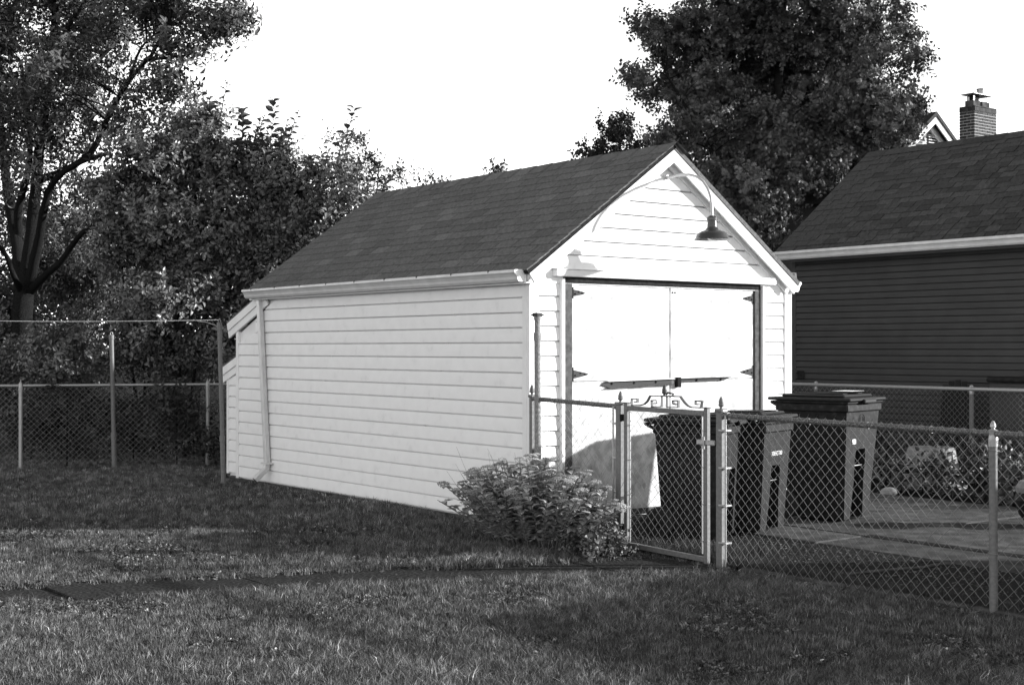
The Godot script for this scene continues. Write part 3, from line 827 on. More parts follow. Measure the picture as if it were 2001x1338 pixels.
func make_brick_house() -> void:
	var base := Vector3(26.1, GROUND, -16.0)
	var h := thing("brick_house", "distant brick house with a white-trimmed gable and a brick chimney", "house", base)
	var zf := -13.99
	var sl := 0.75
	var ax := 25.78
	var ay := 8.5
	var gab := PackedVector2Array([Vector2(ax - 3.2, GROUND), Vector2(ax + 3.2, GROUND), Vector2(ax + 3.2, ay - 3.2 * sl - 0.05), Vector2(ax, ay - 0.05), Vector2(ax - 3.2, ay - 3.2 * sl - 0.05)])
	var wall := world_part(h, "wall", MB.new().prism(gab, 6.97, Transform3D(Basis(), Vector3(0, 0, zf - 7.0))), M.brick3)
	world_part(h, "mortar_bed", MB.new().prism(PackedVector2Array([Vector2(ax - 2.0, 7.0), Vector2(ax + 2.0, 7.0), Vector2(ax, ay - 0.06)]), 0.0295, Transform3D(Basis(), Vector3(0, 0, zf - 0.0297))), M.mortar)
	var lim := func(y: float) -> Vector2:
		var half := clampf((ay - 0.26 - y) / sl, 0.0, 2.6)
		return Vector2(2.6 - half, 2.6 + half)
	bricks(wall, Vector3(ax - 2.6, 0, zf + 0.0005), Vector3.RIGHT, Vector3.BACK, 5.2, 7.05, 18, lim, Vector3.ZERO, Rect2(2.44, 7.48, 0.42, 0.36))
	for s in [-1.0, 1.0]:
		var lo := Vector3(ax + s * 3.6, ay - 3.6 * sl, 0)
		var hi := Vector3(ax, ay, 0)
		var n := Vector3(s * sl, 1, 0).normalized()
		for q in [["roof", -7.4, 0.32, 0.0, -0.1, "far_shingle1"], ["rake_board", 0.24, 0.28, -0.105, -0.27, "white_trim"], ["frieze", 0.008, 0.06, -0.21, -0.37, "white_trim"]]:
			var a: Vector3 = lo + n * q[3]
			var b: Vector3 = lo + n * q[4]
			var k := 1.0 / n.y
			var pl := PackedVector2Array([Vector2(a.x, a.y), Vector2(ax + 0.002 * s, ay + q[3] * k), Vector2(ax + 0.002 * s, ay + q[4] * k), Vector2(b.x, b.y)])
			world_part(h, q[0], MB.new().prism(pl, q[2] - q[1], Transform3D(Basis(), Vector3(0, 0, zf + q[1]))), M[q[5]])
	var vent := world_part(h, "attic_vent", MB.new().box(Vector3(25.76, 7.52, zf + 0.008), Vector3(26.1, 7.84, zf + 0.014)), M.dark_paint)
	for i in 4: world_part(vent, "louvre", MB.new().beam(Vector3(25.77, 7.56 + i * 0.08, zf + 0.03), Vector3(26.09, 7.56 + i * 0.08, zf + 0.03), 0.05, 0.02), M.white_trim)
	world_part(h, "wing", MB.new().box(Vector3(23.2, GROUND, -13.9), Vector3(29.0, 5.6, -10.6)), M.brick1)
	# chimney
	var cx0 := 23.545
	var cx1 := 24.55
	var cz0 := -11.4
	var cz1 := -10.938
	var top := 8.02
	var ch := world_part(h, "chimney", MB.new().box(Vector3(cx0 + 0.012, 5.0, cz0 + 0.012), Vector3(cx1 - 0.012, top, cz1 - 0.012)), M.mortar)
	var n := 19
	for r in n:
		var y := 6.43 + r * 0.078
		for f in 2:                                                    # left face (-x) and front face (+z)
			var length := cz1 - cz0 if f == 0 else cx1 - cx0
			var x := -0.115 if (r + f) % 2 else 0.0
			while x < length - 0.01:
				var a := maxf(x, 0.0) + (0.01 if x > 0.0 else 0.0)
				var b := minf(x + 0.23, length) - (0.01 if x + 0.23 < length else 0.0)
				if f == 1: a = maxf(a, 0.1 if (r % 2) else 0.005)
				var m := MB.new()
				if f == 0: m.box(Vector3(cx0, y + 0.01, cz0 + a), Vector3(cx0 + 0.09, y + 0.068, cz0 + b))
				else: m.box(Vector3(cx0 + a + 0.001, y + 0.01, cz1 - 0.09), Vector3(cx0 + b, y + 0.068, cz1 + 0.001))
				part(ch, "brick", m, M["brick%d" % (rng.randi() % 3)])
				x += 0.23
	for i in 5: part(ch, "brick", MB.new().box(Vector3(cx0 - 0.012, 7.915, cz0 + i * 0.092 + 0.006), Vector3(cx0 + 0.08, 8.015, cz0 + i * 0.092 + 0.086)), M["brick%d" % (i % 3)])
	for i in 11: part(ch, "brick", MB.new().box(Vector3(cx0 + i * 0.091 + 0.006, 7.915, cz1 - 0.08), Vector3(cx0 + i * 0.091 + 0.085, 8.015, cz1 + 0.012)), M["brick%d" % ((i + 1) % 3)])
	part(ch, "crown", MB.new().box(Vector3(cx0 - 0.01, 8.02, cz0 - 0.01), Vector3(cx1 + 0.01, 8.06, cz1 + 0.01), 0.015), M.concrete)
	part(ch, "flue", MB.new().box(Vector3(cx0 + 0.1, 8.06, cz0 + 0.1), Vector3(cx0 + 0.42, 8.22, cz1 - 0.1), 0.01), M.concrete)
	part(ch, "flue", MB.new().box(Vector3(cx0 + 0.5, 8.06, cz0 + 0.1), Vector3(cx0 + 0.84, 8.22, cz1 - 0.1), 0.01), M.concrete)
	for p in [[0.14, 0.14], [0.36, 0.14], [0.14, 0.32], [0.78, 0.3]]:
		part(ch, "cap_leg", MB.new().box(Vector3(cx0 + p[0], 8.22, cz0 + p[1]), Vector3(cx0 + p[0] + 0.05, 8.37, cz0 + p[1] + 0.02)), M.galvanised)
	part(ch, "cap_leg", MB.new().box(Vector3(cx0 + 0.2, 8.22, cz0 + 0.16), Vector3(cx0 + 0.44, 8.36, cz0 + 0.3)), M.dark_paint)
	part(ch, "rain_cap", MB.new().box(Vector3(cx0 + 0.02, 8.37, cz0 + 0.02), Vector3(cx0 + 0.86, 8.4, cz1 - 0.02), 0.012), M.galvanised, Vector3.ZERO, Basis(Vector3.BACK, -0.0))
	part(ch, "flue_pipe", MB.new().lathe([Vector2(0.1, 8.41), Vector2(0.1, 8.56), Vector2(0.115, 8.57), Vector2(0.115, 8.6), Vector2(0.0, 8.63)], 14, Transform3D(Basis(), Vector3(cx0 + 0.68, 0, cz0 + 0.2))), M.galvanised)

# ---- chain-link fences --------------------------------------------------------------------------------------------------
func chain(mb: MB, a: Vector3, b: Vector3, bot_a: float, bot_b: float, top_a: float, top_b: float, r := 0.0017, pitch := 0.081, barbs := true) -> void:
	var along := b - a
	along.y = 0
	var n := int(along.length() / (pitch * 0.5))
	var out := along.normalized().cross(Vector3.UP)
	for i in n:
		var t0 := float(i) / n
		var t1 := float(i + 1) / n
		var bot := lerpf(bot_a, bot_b, t0)
		var top := lerpf(top_a, top_b, t0)
		var m := int((top - bot) / (pitch * 0.5))
		var prev := Vector3.ZERO
		for j in m + 1:
			var e := (j + i) % 2
			var p := a + along * (t1 if e else t0)
			p.y = top - j * pitch * 0.5
			p += out * (r * 1.0 if e else -r * 1.0)
			if j > 0:
				var d := (p - prev).normalized()
				var x := d.cross(out).normalized() * r
				var o := out * r
				var q := [x, x * -0.5 + o * 0.87, x * -0.5 - o * 0.87]
				for s in 3:
					var u: Vector3 = q[s]
					var w: Vector3 = q[(s + 1) % 3]
					mb.quadn(prev + u, prev + w, p + w, p + u, u / r, w / r, w / r, u / r)
			elif barbs and e == i % 2 and i % 2 == 0:
				var tip := p + Vector3(0, 0.022, 0) + along.normalized() * 0.008
				var x := along.normalized() * r
				mb.quadn(p - x, p + x, tip + x, tip - x, out, out, out, out)
				mb.quadn(p - out * r, p + out * r, tip + out * r, tip - out * r, along.normalized(), along.normalized(), along.normalized(), along.normalized())
			prev = p

func acorn(t: Transform3D, s := 1.0) -> MB:
	return MB.new().lathe([Vector2(0.0, 0.0), Vector2(0.012, 0.0), Vector2(0.01, 0.012), Vector2(0.02, 0.02), Vector2(0.021, 0.028), Vector2(0.018, 0.034), Vector2(0.019, 0.045), Vector2(0.014, 0.065), Vector2(0.005, 0.082), Vector2(0.0, 0.085)], 12, t.scaled_local(Vector3.ONE * s))

func square_post(f: Node3D, called: String, x: float, z: float, top: float, w: float, m: Material) -> MeshInstance3D:
	var p := world_part(f, called, MB.new().box(Vector3(x - w, GROUND - 0.3, z - w), Vector3(x + w, top, z + w), 0.005), m)
	world_part(p, "post_cap", MB.new().box(Vector3(x - w - 0.008, top - 0.022, z - w - 0.008), Vector3(x + w + 0.008, top + 0.004, z + w + 0.008), 0.006), m)
	world_part(p, "finial", acorn(Transform3D(Basis(), Vector3(x, top + 0.004, z)), 1.12), m)
	return p

func ring(c: Vector3, axis: Vector3, r: float, w := 0.004, wide := 0.0) -> MB:
	var pts := []
	var x := axis.cross(Vector3(0.3, 0.5, 0.81)).normalized()
	var y := axis.cross(x)
	for i in 13: pts.append(c + (x * cos(TAU * i / 12.0) + y * sin(TAU * i / 12.0)) * r)
	return MB.new().tube(pts, [w], 5, false)

func make_fences() -> void:
	var fx := -0.25
	var f := thing("chain_link_fence", "near galvanised chain-link fence with rusty top rail beside the driveway", "fence", Vector3(fx, GROUND, 3.0))
	var lo := GROUND + 0.035
	# posts
	square_post(f, "post", fx - 0.0, 0.36, 1.235, 0.02, M.silver_paint)
	var pl := square_post(f, "post", fx, 1.565, 1.205, 0.031, M.silver_paint)
	var prr := square_post(f, "post", fx, 2.73, 1.19, 0.031, M.silver_paint)
	world_part(prr, "tag", MB.new().box(Vector3(fx - 0.022, 1.172, 2.77), Vector3(fx + 0.022, 1.188, 2.7725)), M.print)
	for z in [5.11, 7.57]:
		var top: float = 1.13 - 0.008 * (z - 2.7)
		var rp := world_part(f, "post", MB.new().tube([Vector3(fx + 0.006, GROUND - 0.3, z), Vector3(fx, top - 0.06, z)], [0.0265], 18), M.silver_paint)
		world_part(rp, "loop_cap", MB.new().lathe([Vector2(0.03, -0.075), Vector2(0.031, -0.03), Vector2(0.026, 0.0), Vector2(0.03, 0.03), Vector2(0.014, 0.036), Vector2(0.01, 0.045), Vector2(0.019, 0.05), Vector2(0.017, 0.068), Vector2(0.006, 0.088), Vector2(0.0, 0.09)], 16, Transform3D(Basis(), Vector3(fx, top, z))), M.galvanised)
		for y in [top - 0.1, 0.35]: world_part(rp, "tie_wire", ring(Vector3(fx, y, z), Vector3(0.15, 1, 0.1).normalized(), 0.029, 0.003), M.wire)
	# rails
	var rails := [[0.36, 1.205, 1.55, 1.172], [2.76, 1.142, 5.11, 1.118], [5.11, 1.118, 7.57, 1.1]]
	for r in rails:
		var rl := world_part(f, "top_rail", MB.new().tube([Vector3(fx, r[1], r[0]), Vector3(fx, r[3], r[2])], [0.0205], 14), M.rail)
		var k := 0
		var z: float = r[0] + 0.33
		while z < r[2] - 0.1:
			world_part(rl, "tie_wire", ring(Vector3(fx, lerpf(r[1], r[3], (z - r[0]) / (r[2] - r[0])) - 0.002, z), Vector3(0, 0.1, 1).normalized(), 0.0225, 0.0025), M.wire)
			z += 0.52
		var mb := MB.new()
		chain(mb, Vector3(fx - 0.024, 0, r[0] + 0.04), Vector3(fx - 0.024, 0, r[2] - (0.04 if r[2] < 2 else 0.0)), lo, lo, r[1] + 0.03, r[3] + 0.03)
		world_part(f, "wire_mesh", mb, M.wire)
	for q in [[1.5, 1.17], [2.8, 1.14]]:
		var tb := world_part(f, "tension_bar", MB.new().box(Vector3(fx - 0.028, lo, q[0] - 0.008), Vector3(fx - 0.023, q[1], q[0] + 0.008)), M.galvanised)
		for i in 4:
			world_part(tb, "tension_band", MB.new().box(Vector3(fx - 0.034, 0.15 + i * 0.29, minf(q[0], 1.56 if q[0] < 2 else 2.73) - 0.0), Vector3(fx + 0.034, 0.165 + i * 0.29, maxf(q[0], 1.53 if q[0] < 2 else 2.77) + 0.01), 0.002), M.galvanised)
	for z in [1.545, 2.775]: world_part(f, "rail_end", MB.new().tube([Vector3(fx, 1.17 if z < 2 else 1.142, z - 0.035), Vector3(fx, 1.17 if z < 2 else 1.142, z + 0.035)], [0.027], 14), M.rail)
	# the gate
	var g := thing("gate", "small chain-link garden gate with scrollwork on its top bar", "gate", Vector3(fx, GROUND, 2.1))
	var za := 1.645
	var zb := 2.575
	var yt := 1.155
	var yb := 0.015
	world_part(g, "stile", MB.new().box(Vector3(fx - 0.02, yb - 0.03, za - 0.02), Vector3(fx + 0.02, yt + 0.045, za + 0.02), 0.004), M.silver_paint)
	world_part(g, "stile", MB.new().box(Vector3(fx - 0.02, yb - 0.045, zb - 0.02), Vector3(fx + 0.02, yt + 0.035, zb + 0.02), 0.004), M.silver_paint)
	for z in [za, zb]: world_part(g, "stile_cap", MB.new().box(Vector3(fx - 0.026, yt + (0.046 if z == za else 0.036), z - 0.026), Vector3(fx + 0.026, yt + (0.056 if z == za else 0.046), z + 0.026), 0.004), M.silver_paint)
	world_part(g, "top_bar", MB.new().beam(Vector3(fx, yt + 0.006, za + 0.021), Vector3(fx, yt - 0.004, zb - 0.021), 0.036, 0.04, 0.003), M.silver_paint)
	world_part(g, "bottom_bar", MB.new().beam(Vector3(fx, yb + 0.004, za + 0.021), Vector3(fx, yb - 0.012, zb - 0.021), 0.036, 0.04, 0.003), M.silver_paint)
	var gm := MB.new()
	chain(gm, Vector3(fx - 0.004, 0, za + 0.05), Vector3(fx - 0.004, 0, zb - 0.05), yb + 0.03, yb + 0.02, yt - 0.02, yt - 0.03, 0.0017, 0.081, false)
	world_part(g, "wire_mesh", gm, M.wire)
	for z in [za + 0.045, zb - 0.045]: world_part(g, "tension_bar", MB.new().box(Vector3(fx - 0.008, yb + 0.03, z - 0.006), Vector3(fx - 0.002, yt - 0.02, z + 0.006)), M.galvanised)
	for i in 4:
		for z in [za, zb]: world_part(g, "tie_wire", ring(Vector3(fx, 0.15 + i * 0.29, z + (0.012 if z == za else -0.012)), Vector3.UP, 0.032, 0.0022), M.wire)
	for y in [1.08, 0.16]: world_part(g, "hinge", MB.new().lathe([Vector2(0.0, -0.03), Vector2(0.022, -0.028), Vector2(0.024, 0.0), Vector2(0.022, 0.028), Vector2(0.0, 0.03)], 10, Transform3D(Basis(), Vector3(fx - 0.015, y, 1.606))), M.black_iron)
	var la := world_part(g, "latch", MB.new().box(Vector3(fx - 0.045, 0.905, zb - 0.075), Vector3(fx - 0.022, 0.945, zb + 0.12), 0.006), M.galvanised)
	world_part(la, "latch_bolt", MB.new().tube([Vector3(fx - 0.05, 0.97, zb + 0.015), Vector3(fx - 0.05, 0.875, zb + 0.015)], [0.009], 8), M.galvanised)
	# scrollwork, flat bars bent in the plane of the gate; points read in gate pixels
	var sp := func(p: Vector2) -> Vector3: return Vector3(fx, 1.178 - (p.y - 796.0) * 0.00425 + (p.x - 1303.0) * 0.00030, za + (p.x - 1228.0) * (zb - za) / 153.0)
	var bars := [
		[Vector2(1244, 783), Vector2(1250, 783), Vector2(1250, 777), Vector2(1238, 777), Vector2(1238, 789.5), Vector2(1255, 790), Vector2(1263, 788), Vector2(1269, 783), Vector2(1273, 776), Vector2(1275, 772), Vector2(1300, 773), Vector2(1333, 775), Vector2(1336, 780), Vector2(1341, 787), Vector2(1347, 793), Vector2(1353, 796), Vector2(1371, 797), Vector2(1373, 785), Vector2(1361, 784), Vector2(1361, 790.5), Vector2(1367, 791)],
		[Vector2(1283, 787), Vector2(1289, 787), Vector2(1288, 781), Vector2(1278, 781), Vector2(1278, 793), Vector2(1297, 793.5)],
		[Vector2(1325, 790), Vector2(1319, 788), Vector2(1319, 782.5), Vector2(1329, 783), Vector2(1329, 795.5), Vector2(1308, 795)],
		[Vector2(1297.5, 773), Vector2(1297.5, 793)], [Vector2(1307.5, 773.5), Vector2(1307.5, 794)]]
	for bar in bars:
		var mb := MB.new()
		for i in bar.size() - 1:
			var a: Vector3 = sp.call(bar[i])
			var b: Vector3 = sp.call(bar[i + 1])
			var d := (b - a).normalized() * 0.002
			mb.beam(a - d, b + d, 0.009, 0.022, 0.0, Vector3.RIGHT)
		world_part(g, "scroll", mb, M.scroll_iron)
	world_part(g, "finial", acorn(Transform3D(Basis(), sp.call(Vector2(1302.5, 773))), 1.1), M.scroll_iron)
	world_part(g, "twist_tie", MB.new().tube([sp.call(Vector2(1308, 771)) + Vector3(-0.01, 0, 0), sp.call(Vector2(1312, 767)) + Vector3(-0.02, 0, 0), sp.call(Vector2(1317, 770)) + Vector3(0.02, 0, 0), sp.call(Vector2(1313, 775)), sp.call(Vector2(1321, 772))], [0.006, 0.01, 0.008, 0.006, 0.003], 6), M.hinge)
	# fence along the back of the lawn
	var a := Vector3(-6.5, 0, -11.06)
	var dirb := Vector3(0.9283, 0, 0.3718)
	var bf := thing("chain_link_fence", "weathered chain-link fence running along the back of the dark lawn", "fence", Vector3(-1.82, GROUND, -9.19))
	var lenb := 9.4
	var b := a + dirb * lenb
	var mbb := MB.new()
	chain(mbb, a, b, GROUND + 0.06, GROUND + 0.06, 1.13, 1.13, 0.0019, 0.081, false)
	world_part(bf, "wire_mesh", mbb, M.dull_wire)
	world_part(bf, "top_rail", MB.new().tube([a + Vector3(0, 1.14, 0), b + Vector3(0, 1.14, 0)], [0.02], 10), M.galvanised)
	for i in 4:
		var p := Vector3(-1.82, 0, -9.19) + dirb * (-2.55 + 2.55 * i) + Vector3(0, 0, 0.03)
		var po := world_part(bf, "post", MB.new().tube([p + Vector3(0, GROUND - 0.3, 0), p + Vector3(0, 1.1, 0)], [0.027], 12), M.galvanised)
		world_part(po, "post_cap", MB.new().lathe([Vector2(0.03, 1.06), Vector2(0.031, 1.12), Vector2(0.024, 1.17), Vector2(0.008, 1.2), Vector2(0.01, 1.22), Vector2(0.0, 1.23)], 12, Transform3D(Basis(), p)), M.galvanised)
	# fence on the neighbour's side of the drive
	var nf := thing("chain_link_fence", "far chain-link fence with pale top rail in front of the dark clapboard wall", "fence", Vector3(7.2, GROUND, 0))
	var mn := MB.new()
	chain(mn, Vector3(7.2, 0, -5.5), Vector3(7.2, 0, 4.0), GROUND + 0.04, GROUND + 0.04, 1.15, 1.15, 0.0024, 0.081, true)
	world_part(nf, "wire_mesh", mn, M.wire)
	world_part(nf, "top_rail", MB.new().tube([Vector3(7.22, 1.145, -5.5), Vector3(7.22, 1.145, 4.0)], [0.026], 12), M.galvanised)
	for z in [-2.6, -0.08, 2.44]:
		var po := world_part(nf, "post", MB.new().tube([Vector3(7.24, GROUND - 0.2, z), Vector3(7.24, 1.1, z)], [0.03], 12), M.silver_paint)
		world_part(po, "post_cap", MB.new().lathe([Vector2(0.033, 1.08), Vector2(0.034, 1.15), Vector2(0.02, 1.19), Vector2(0.0, 1.2)], 12, Transform3D(Basis(), Vector3(7.24, 0, z))), M.galvanised)

# ---- wheeled bins -------------------------------------------------------------------------------------------------------
func bin(label: String, at: Vector3, turn: float, H: float, tw: float, td: float, bw: float, bd: float, tilt := 0.0, number := "") -> Node3D:
	var t := thing("wheeled_bin", label, "bin", at, "wheeled bins in front of the garage doors", turn)
	var hb := H * 0.93                                                 # rim of the body
	var corner := func(sx: float, sz: float, y: float) -> Vector3:
		var k := y / hb
		return Vector3(sx * lerpf(bw, tw, k), y, sz * lerpf(bd, td, k))
	var body := MB.new()
	var y0 := 0.03
	# left, right, back, bottom
	for s in [[-1, -1, -1, 1], [1, 1, 1, -1], [1, -1, -1, -1]]:
		body.quad(corner.call(s[0], s[1], y0), corner.call(s[0], s[1], hb), corner.call(s[2], s[3], hb), corner.call(s[2], s[3], y0))
	body.quad(corner.call(-1, 1, y0), corner.call(1, 1, y0), corner.call(1, -1, y0), corner.call(-1, -1, y0))
	# front with a tall arched recess
	var fy := func(x: float, y: float) -> Vector3: return Vector3(x * lerpf(bw, tw, y / hb), y, lerpf(bd, td, y / hb))
	var deep := Vector3(0, 0, -0.13)
	var op := [[-0.52, y0], [-0.36, 0.3 * H], [-0.36, 0.5 * H], [-0.3, 0.56 * H], [0.3, 0.56 * H], [0.36, 0.5 * H], [0.36, 0.3 * H], [0.52, y0]]
	for i in 3:
		var a: Array = op[i]
		var b: Array = op[i + 1]
		body.quad(fy.call(-1.0, a[1]), fy.call(-1.0, b[1]), fy.call(b[0], b[1]), fy.call(a[0], a[1]))
		body.quad(fy.call(-a[0], a[1]), fy.call(-b[0], b[1]), fy.call(1.0, b[1]), fy.call(1.0, a[1]))
	body.quad(fy.call(-1.0, 0.56 * H), fy.call(-1.0, hb), fy.call(1.0, hb), fy.call(1.0, 0.56 * H))
	for i in 7:
		var a: Vector3 = fy.call(op[i][0], op[i][1])
		var b: Vector3 = fy.call(op[i + 1][0], op[i + 1][1])
		body.quad(a, b, b + deep, a + deep)
	body.quad(fy.call(-0.52, y0) + deep, fy.call(-0.36, 0.56 * H) + deep, fy.call(0.36, 0.56 * H) + deep, fy.call(0.52, y0) + deep)
	var bo := part(t, "body", body, M.bin_plastic)
	part(bo, "rim", MB.new().box(Vector3(-tw - 0.016, hb - 0.1, -td - 0.012), Vector3(tw + 0.016, hb - 0.02, td + 0.014), 0.012), M.bin_plastic)
	part(bo, "rim", MB.new().box(Vector3(-tw - 0.026, hb - 0.019, -td - 0.02), Vector3(tw + 0.026, hb, td + 0.022), 0.006), M.bin_plastic)
	var bar := part(t, "grab_bar", MB.new().tube([fy.call(-0.36, 0.43 * H) + Vector3(0, 0, -0.03), fy.call(0.36, 0.43 * H) + Vector3(0, 0, -0.03)], [0.013], 10), M.chrome)
	# lid
	var lid := MB.new()
	var tl := Transform3D(Basis(Vector3.RIGHT, tilt), Vector3(0, hb + 0.004, -td))
	lid.box(Vector3(-tw - 0.035, 0.0, -0.09), Vector3(tw + 0.035, 0.03, td * 2 + 0.05), 0.01, tl)
	var lo := part(t, "lid", lid, M.lid_plastic)
	part(lo, "lid_panel", MB.new().box(Vector3(-tw * 0.86, 0.031, 0.02), Vector3(tw * 0.86, 0.06, td * 1.86), 0.022, tl), M.lid_plastic)
	for s in [-0.45, 0.45]: part(lo, "lid_rib", MB.new().box(Vector3(tw * s - 0.05, 0.061, 0.1), Vector3(tw * s + 0.05, 0.071, td * 1.7), 0.009, tl), M.lid_plastic)
	part(lo, "lid_lip", MB.new().box(Vector3(-tw * 0.35, -0.02, td * 2 + 0.045), Vector3(tw * 0.35, 0.018, td * 2 + 0.075), 0.008, tl), M.lid_plastic)
	# handle and wheels at the back
	part(t, "handle", MB.new().tube([Vector3(-tw * 0.8, hb - 0.06, -td - 0.02), Vector3(-tw * 0.8, hb - 0.02, -td - 0.1), Vector3(tw * 0.8, hb - 0.02, -td - 0.1), Vector3(tw * 0.8, hb - 0.06, -td - 0.02)], [0.016], 8), M.bin_plastic)
	part(t, "axle", MB.new().tube([Vector3(-bw - 0.02, 0.14, -bd - 0.03), Vector3(bw + 0.02, 0.14, -bd - 0.03)], [0.012], 8), M.hinge)
	for s in [-1.0, 1.0]:
		var wt := Transform3D(Basis(Vector3.BACK, PI / 2), Vector3(s * (bw + 0.015), 0.14, -bd - 0.03))
		var w := part(t, "wheel", MB.new().lathe([Vector2(0.0, -0.03), Vector2(0.1, -0.03), Vector2(0.132, -0.026), Vector2(0.14, -0.015), Vector2(0.14, 0.015), Vector2(0.132, 0.026), Vector2(0.1, 0.03), Vector2(0.0, 0.03)], 24, wt), M.rubber)
		part(w, "hub", MB.new().lathe([Vector2(0.0, -0.038), Vector2(0.035, -0.036), Vector2(0.04, -0.0305), Vector2(0.04, 0.0305), Vector2(0.035, 0.036), Vector2(0.0, 0.038)], 14, wt), M.bin_plastic)
	if number:
		var tm := TextMesh.new()
		tm.text = number
		var fo := SystemFont.new()
		fo.font_names = PackedStringArray(["Droid Sans"])
		tm.font = fo
		tm.font_size = 48
		tm.pixel_size = 0.0011
		tm.depth = 0.002
		var lean := atan2(td - bd, hb)
		part(bo, "number", tm, M.print, (fy.call(0.0, 0.66 * H) as Vector3) + Vector3(0, 0, 0.0015), Basis(Vector3.RIGHT, lean))
	return t

func make_bins() -> void:
	bin("black wheeled bin standing right behind the garden gate", Vector3(0.79, -0.024, 1.47), deg_to_rad(27.5), 1.11, 0.29, 0.33, 0.25, 0.26, 0.0)
	bin("black wheeled bin with white numbers and slightly raised lid, middle of three", Vector3(1.42, -0.012, 1.44), deg_to_rad(17), 1.09, 0.29, 0.33, 0.25, 0.26, -0.03, "10692780")
	var c := bin("largest black wheeled bin, with a small white sticker, nearest the far fence", Vector3(2.67, -0.01, 1.38), deg_to_rad(12), 1.25, 0.35, 0.375, 0.25, 0.29, 0.0)
	var st := MB.new().box(Vector3(-0.19, 0.755, 0.363), Vector3(-0.12, 0.8, 0.3645))
	part(c.get_node("body"), "sticker", st, M.print, Vector3(0, 0, -0.012), Basis(Vector3.RIGHT, 0.0))
	for r in [0.06, 0.035]:
		part(c.get_node("body"), "emblem", ring(Vector3(-0.02, 0.98, 0.362), Vector3(0, -0.08, 1).normalized(), r, 0.005), M.bin_plastic)
	part(c.get_node("lid"), "lid_label", MB.new().box(Vector3(-0.05, 1.2545, 0.05), Vector3(0.25, 1.2555, 0.26)), M.print)

# ---- poles and small yard things ----------------------------------------------------------------------------------------
func clothes_pole(label: String, foot: Vector3, top: Vector3, collar: float, r: float, m: Material) -> Node3D:
	var t := thing("clothesline_pole", label, "pole", foot, "clothesline poles")
	var d := top - foot
	var k := foot + d * (collar / d.y)
	world_part(t, "lower_pipe", MB.new().tube([foot - d.normalized() * 0.3, k], [r * 1.15], 14), m)
	world_part(t, "collar", MB.new().tube([k - d.normalized() * 0.035, k + d.normalized() * 0.035], [r * 1.35], 14), m)
	world_part(t, "upper_pipe", MB.new().tube([k, top], [r], 14), m)
	world_part(t, "cap", MB.new().tube([top - d.normalized() * 0.05, top + d.normalized() * 0.012], [r * 1.25, r * 1.2], 14), m)
	var pts := []
	for i in 10: pts.append(top + Vector3(0.018 * cos(-0.6 + i * 0.55), 0.032 + 0.02 * sin(-0.6 + i * 0.55), 0))
	world_part(t, "hook", MB.new().tube(pts, [0.005], 6), M.galvanised)
	return t

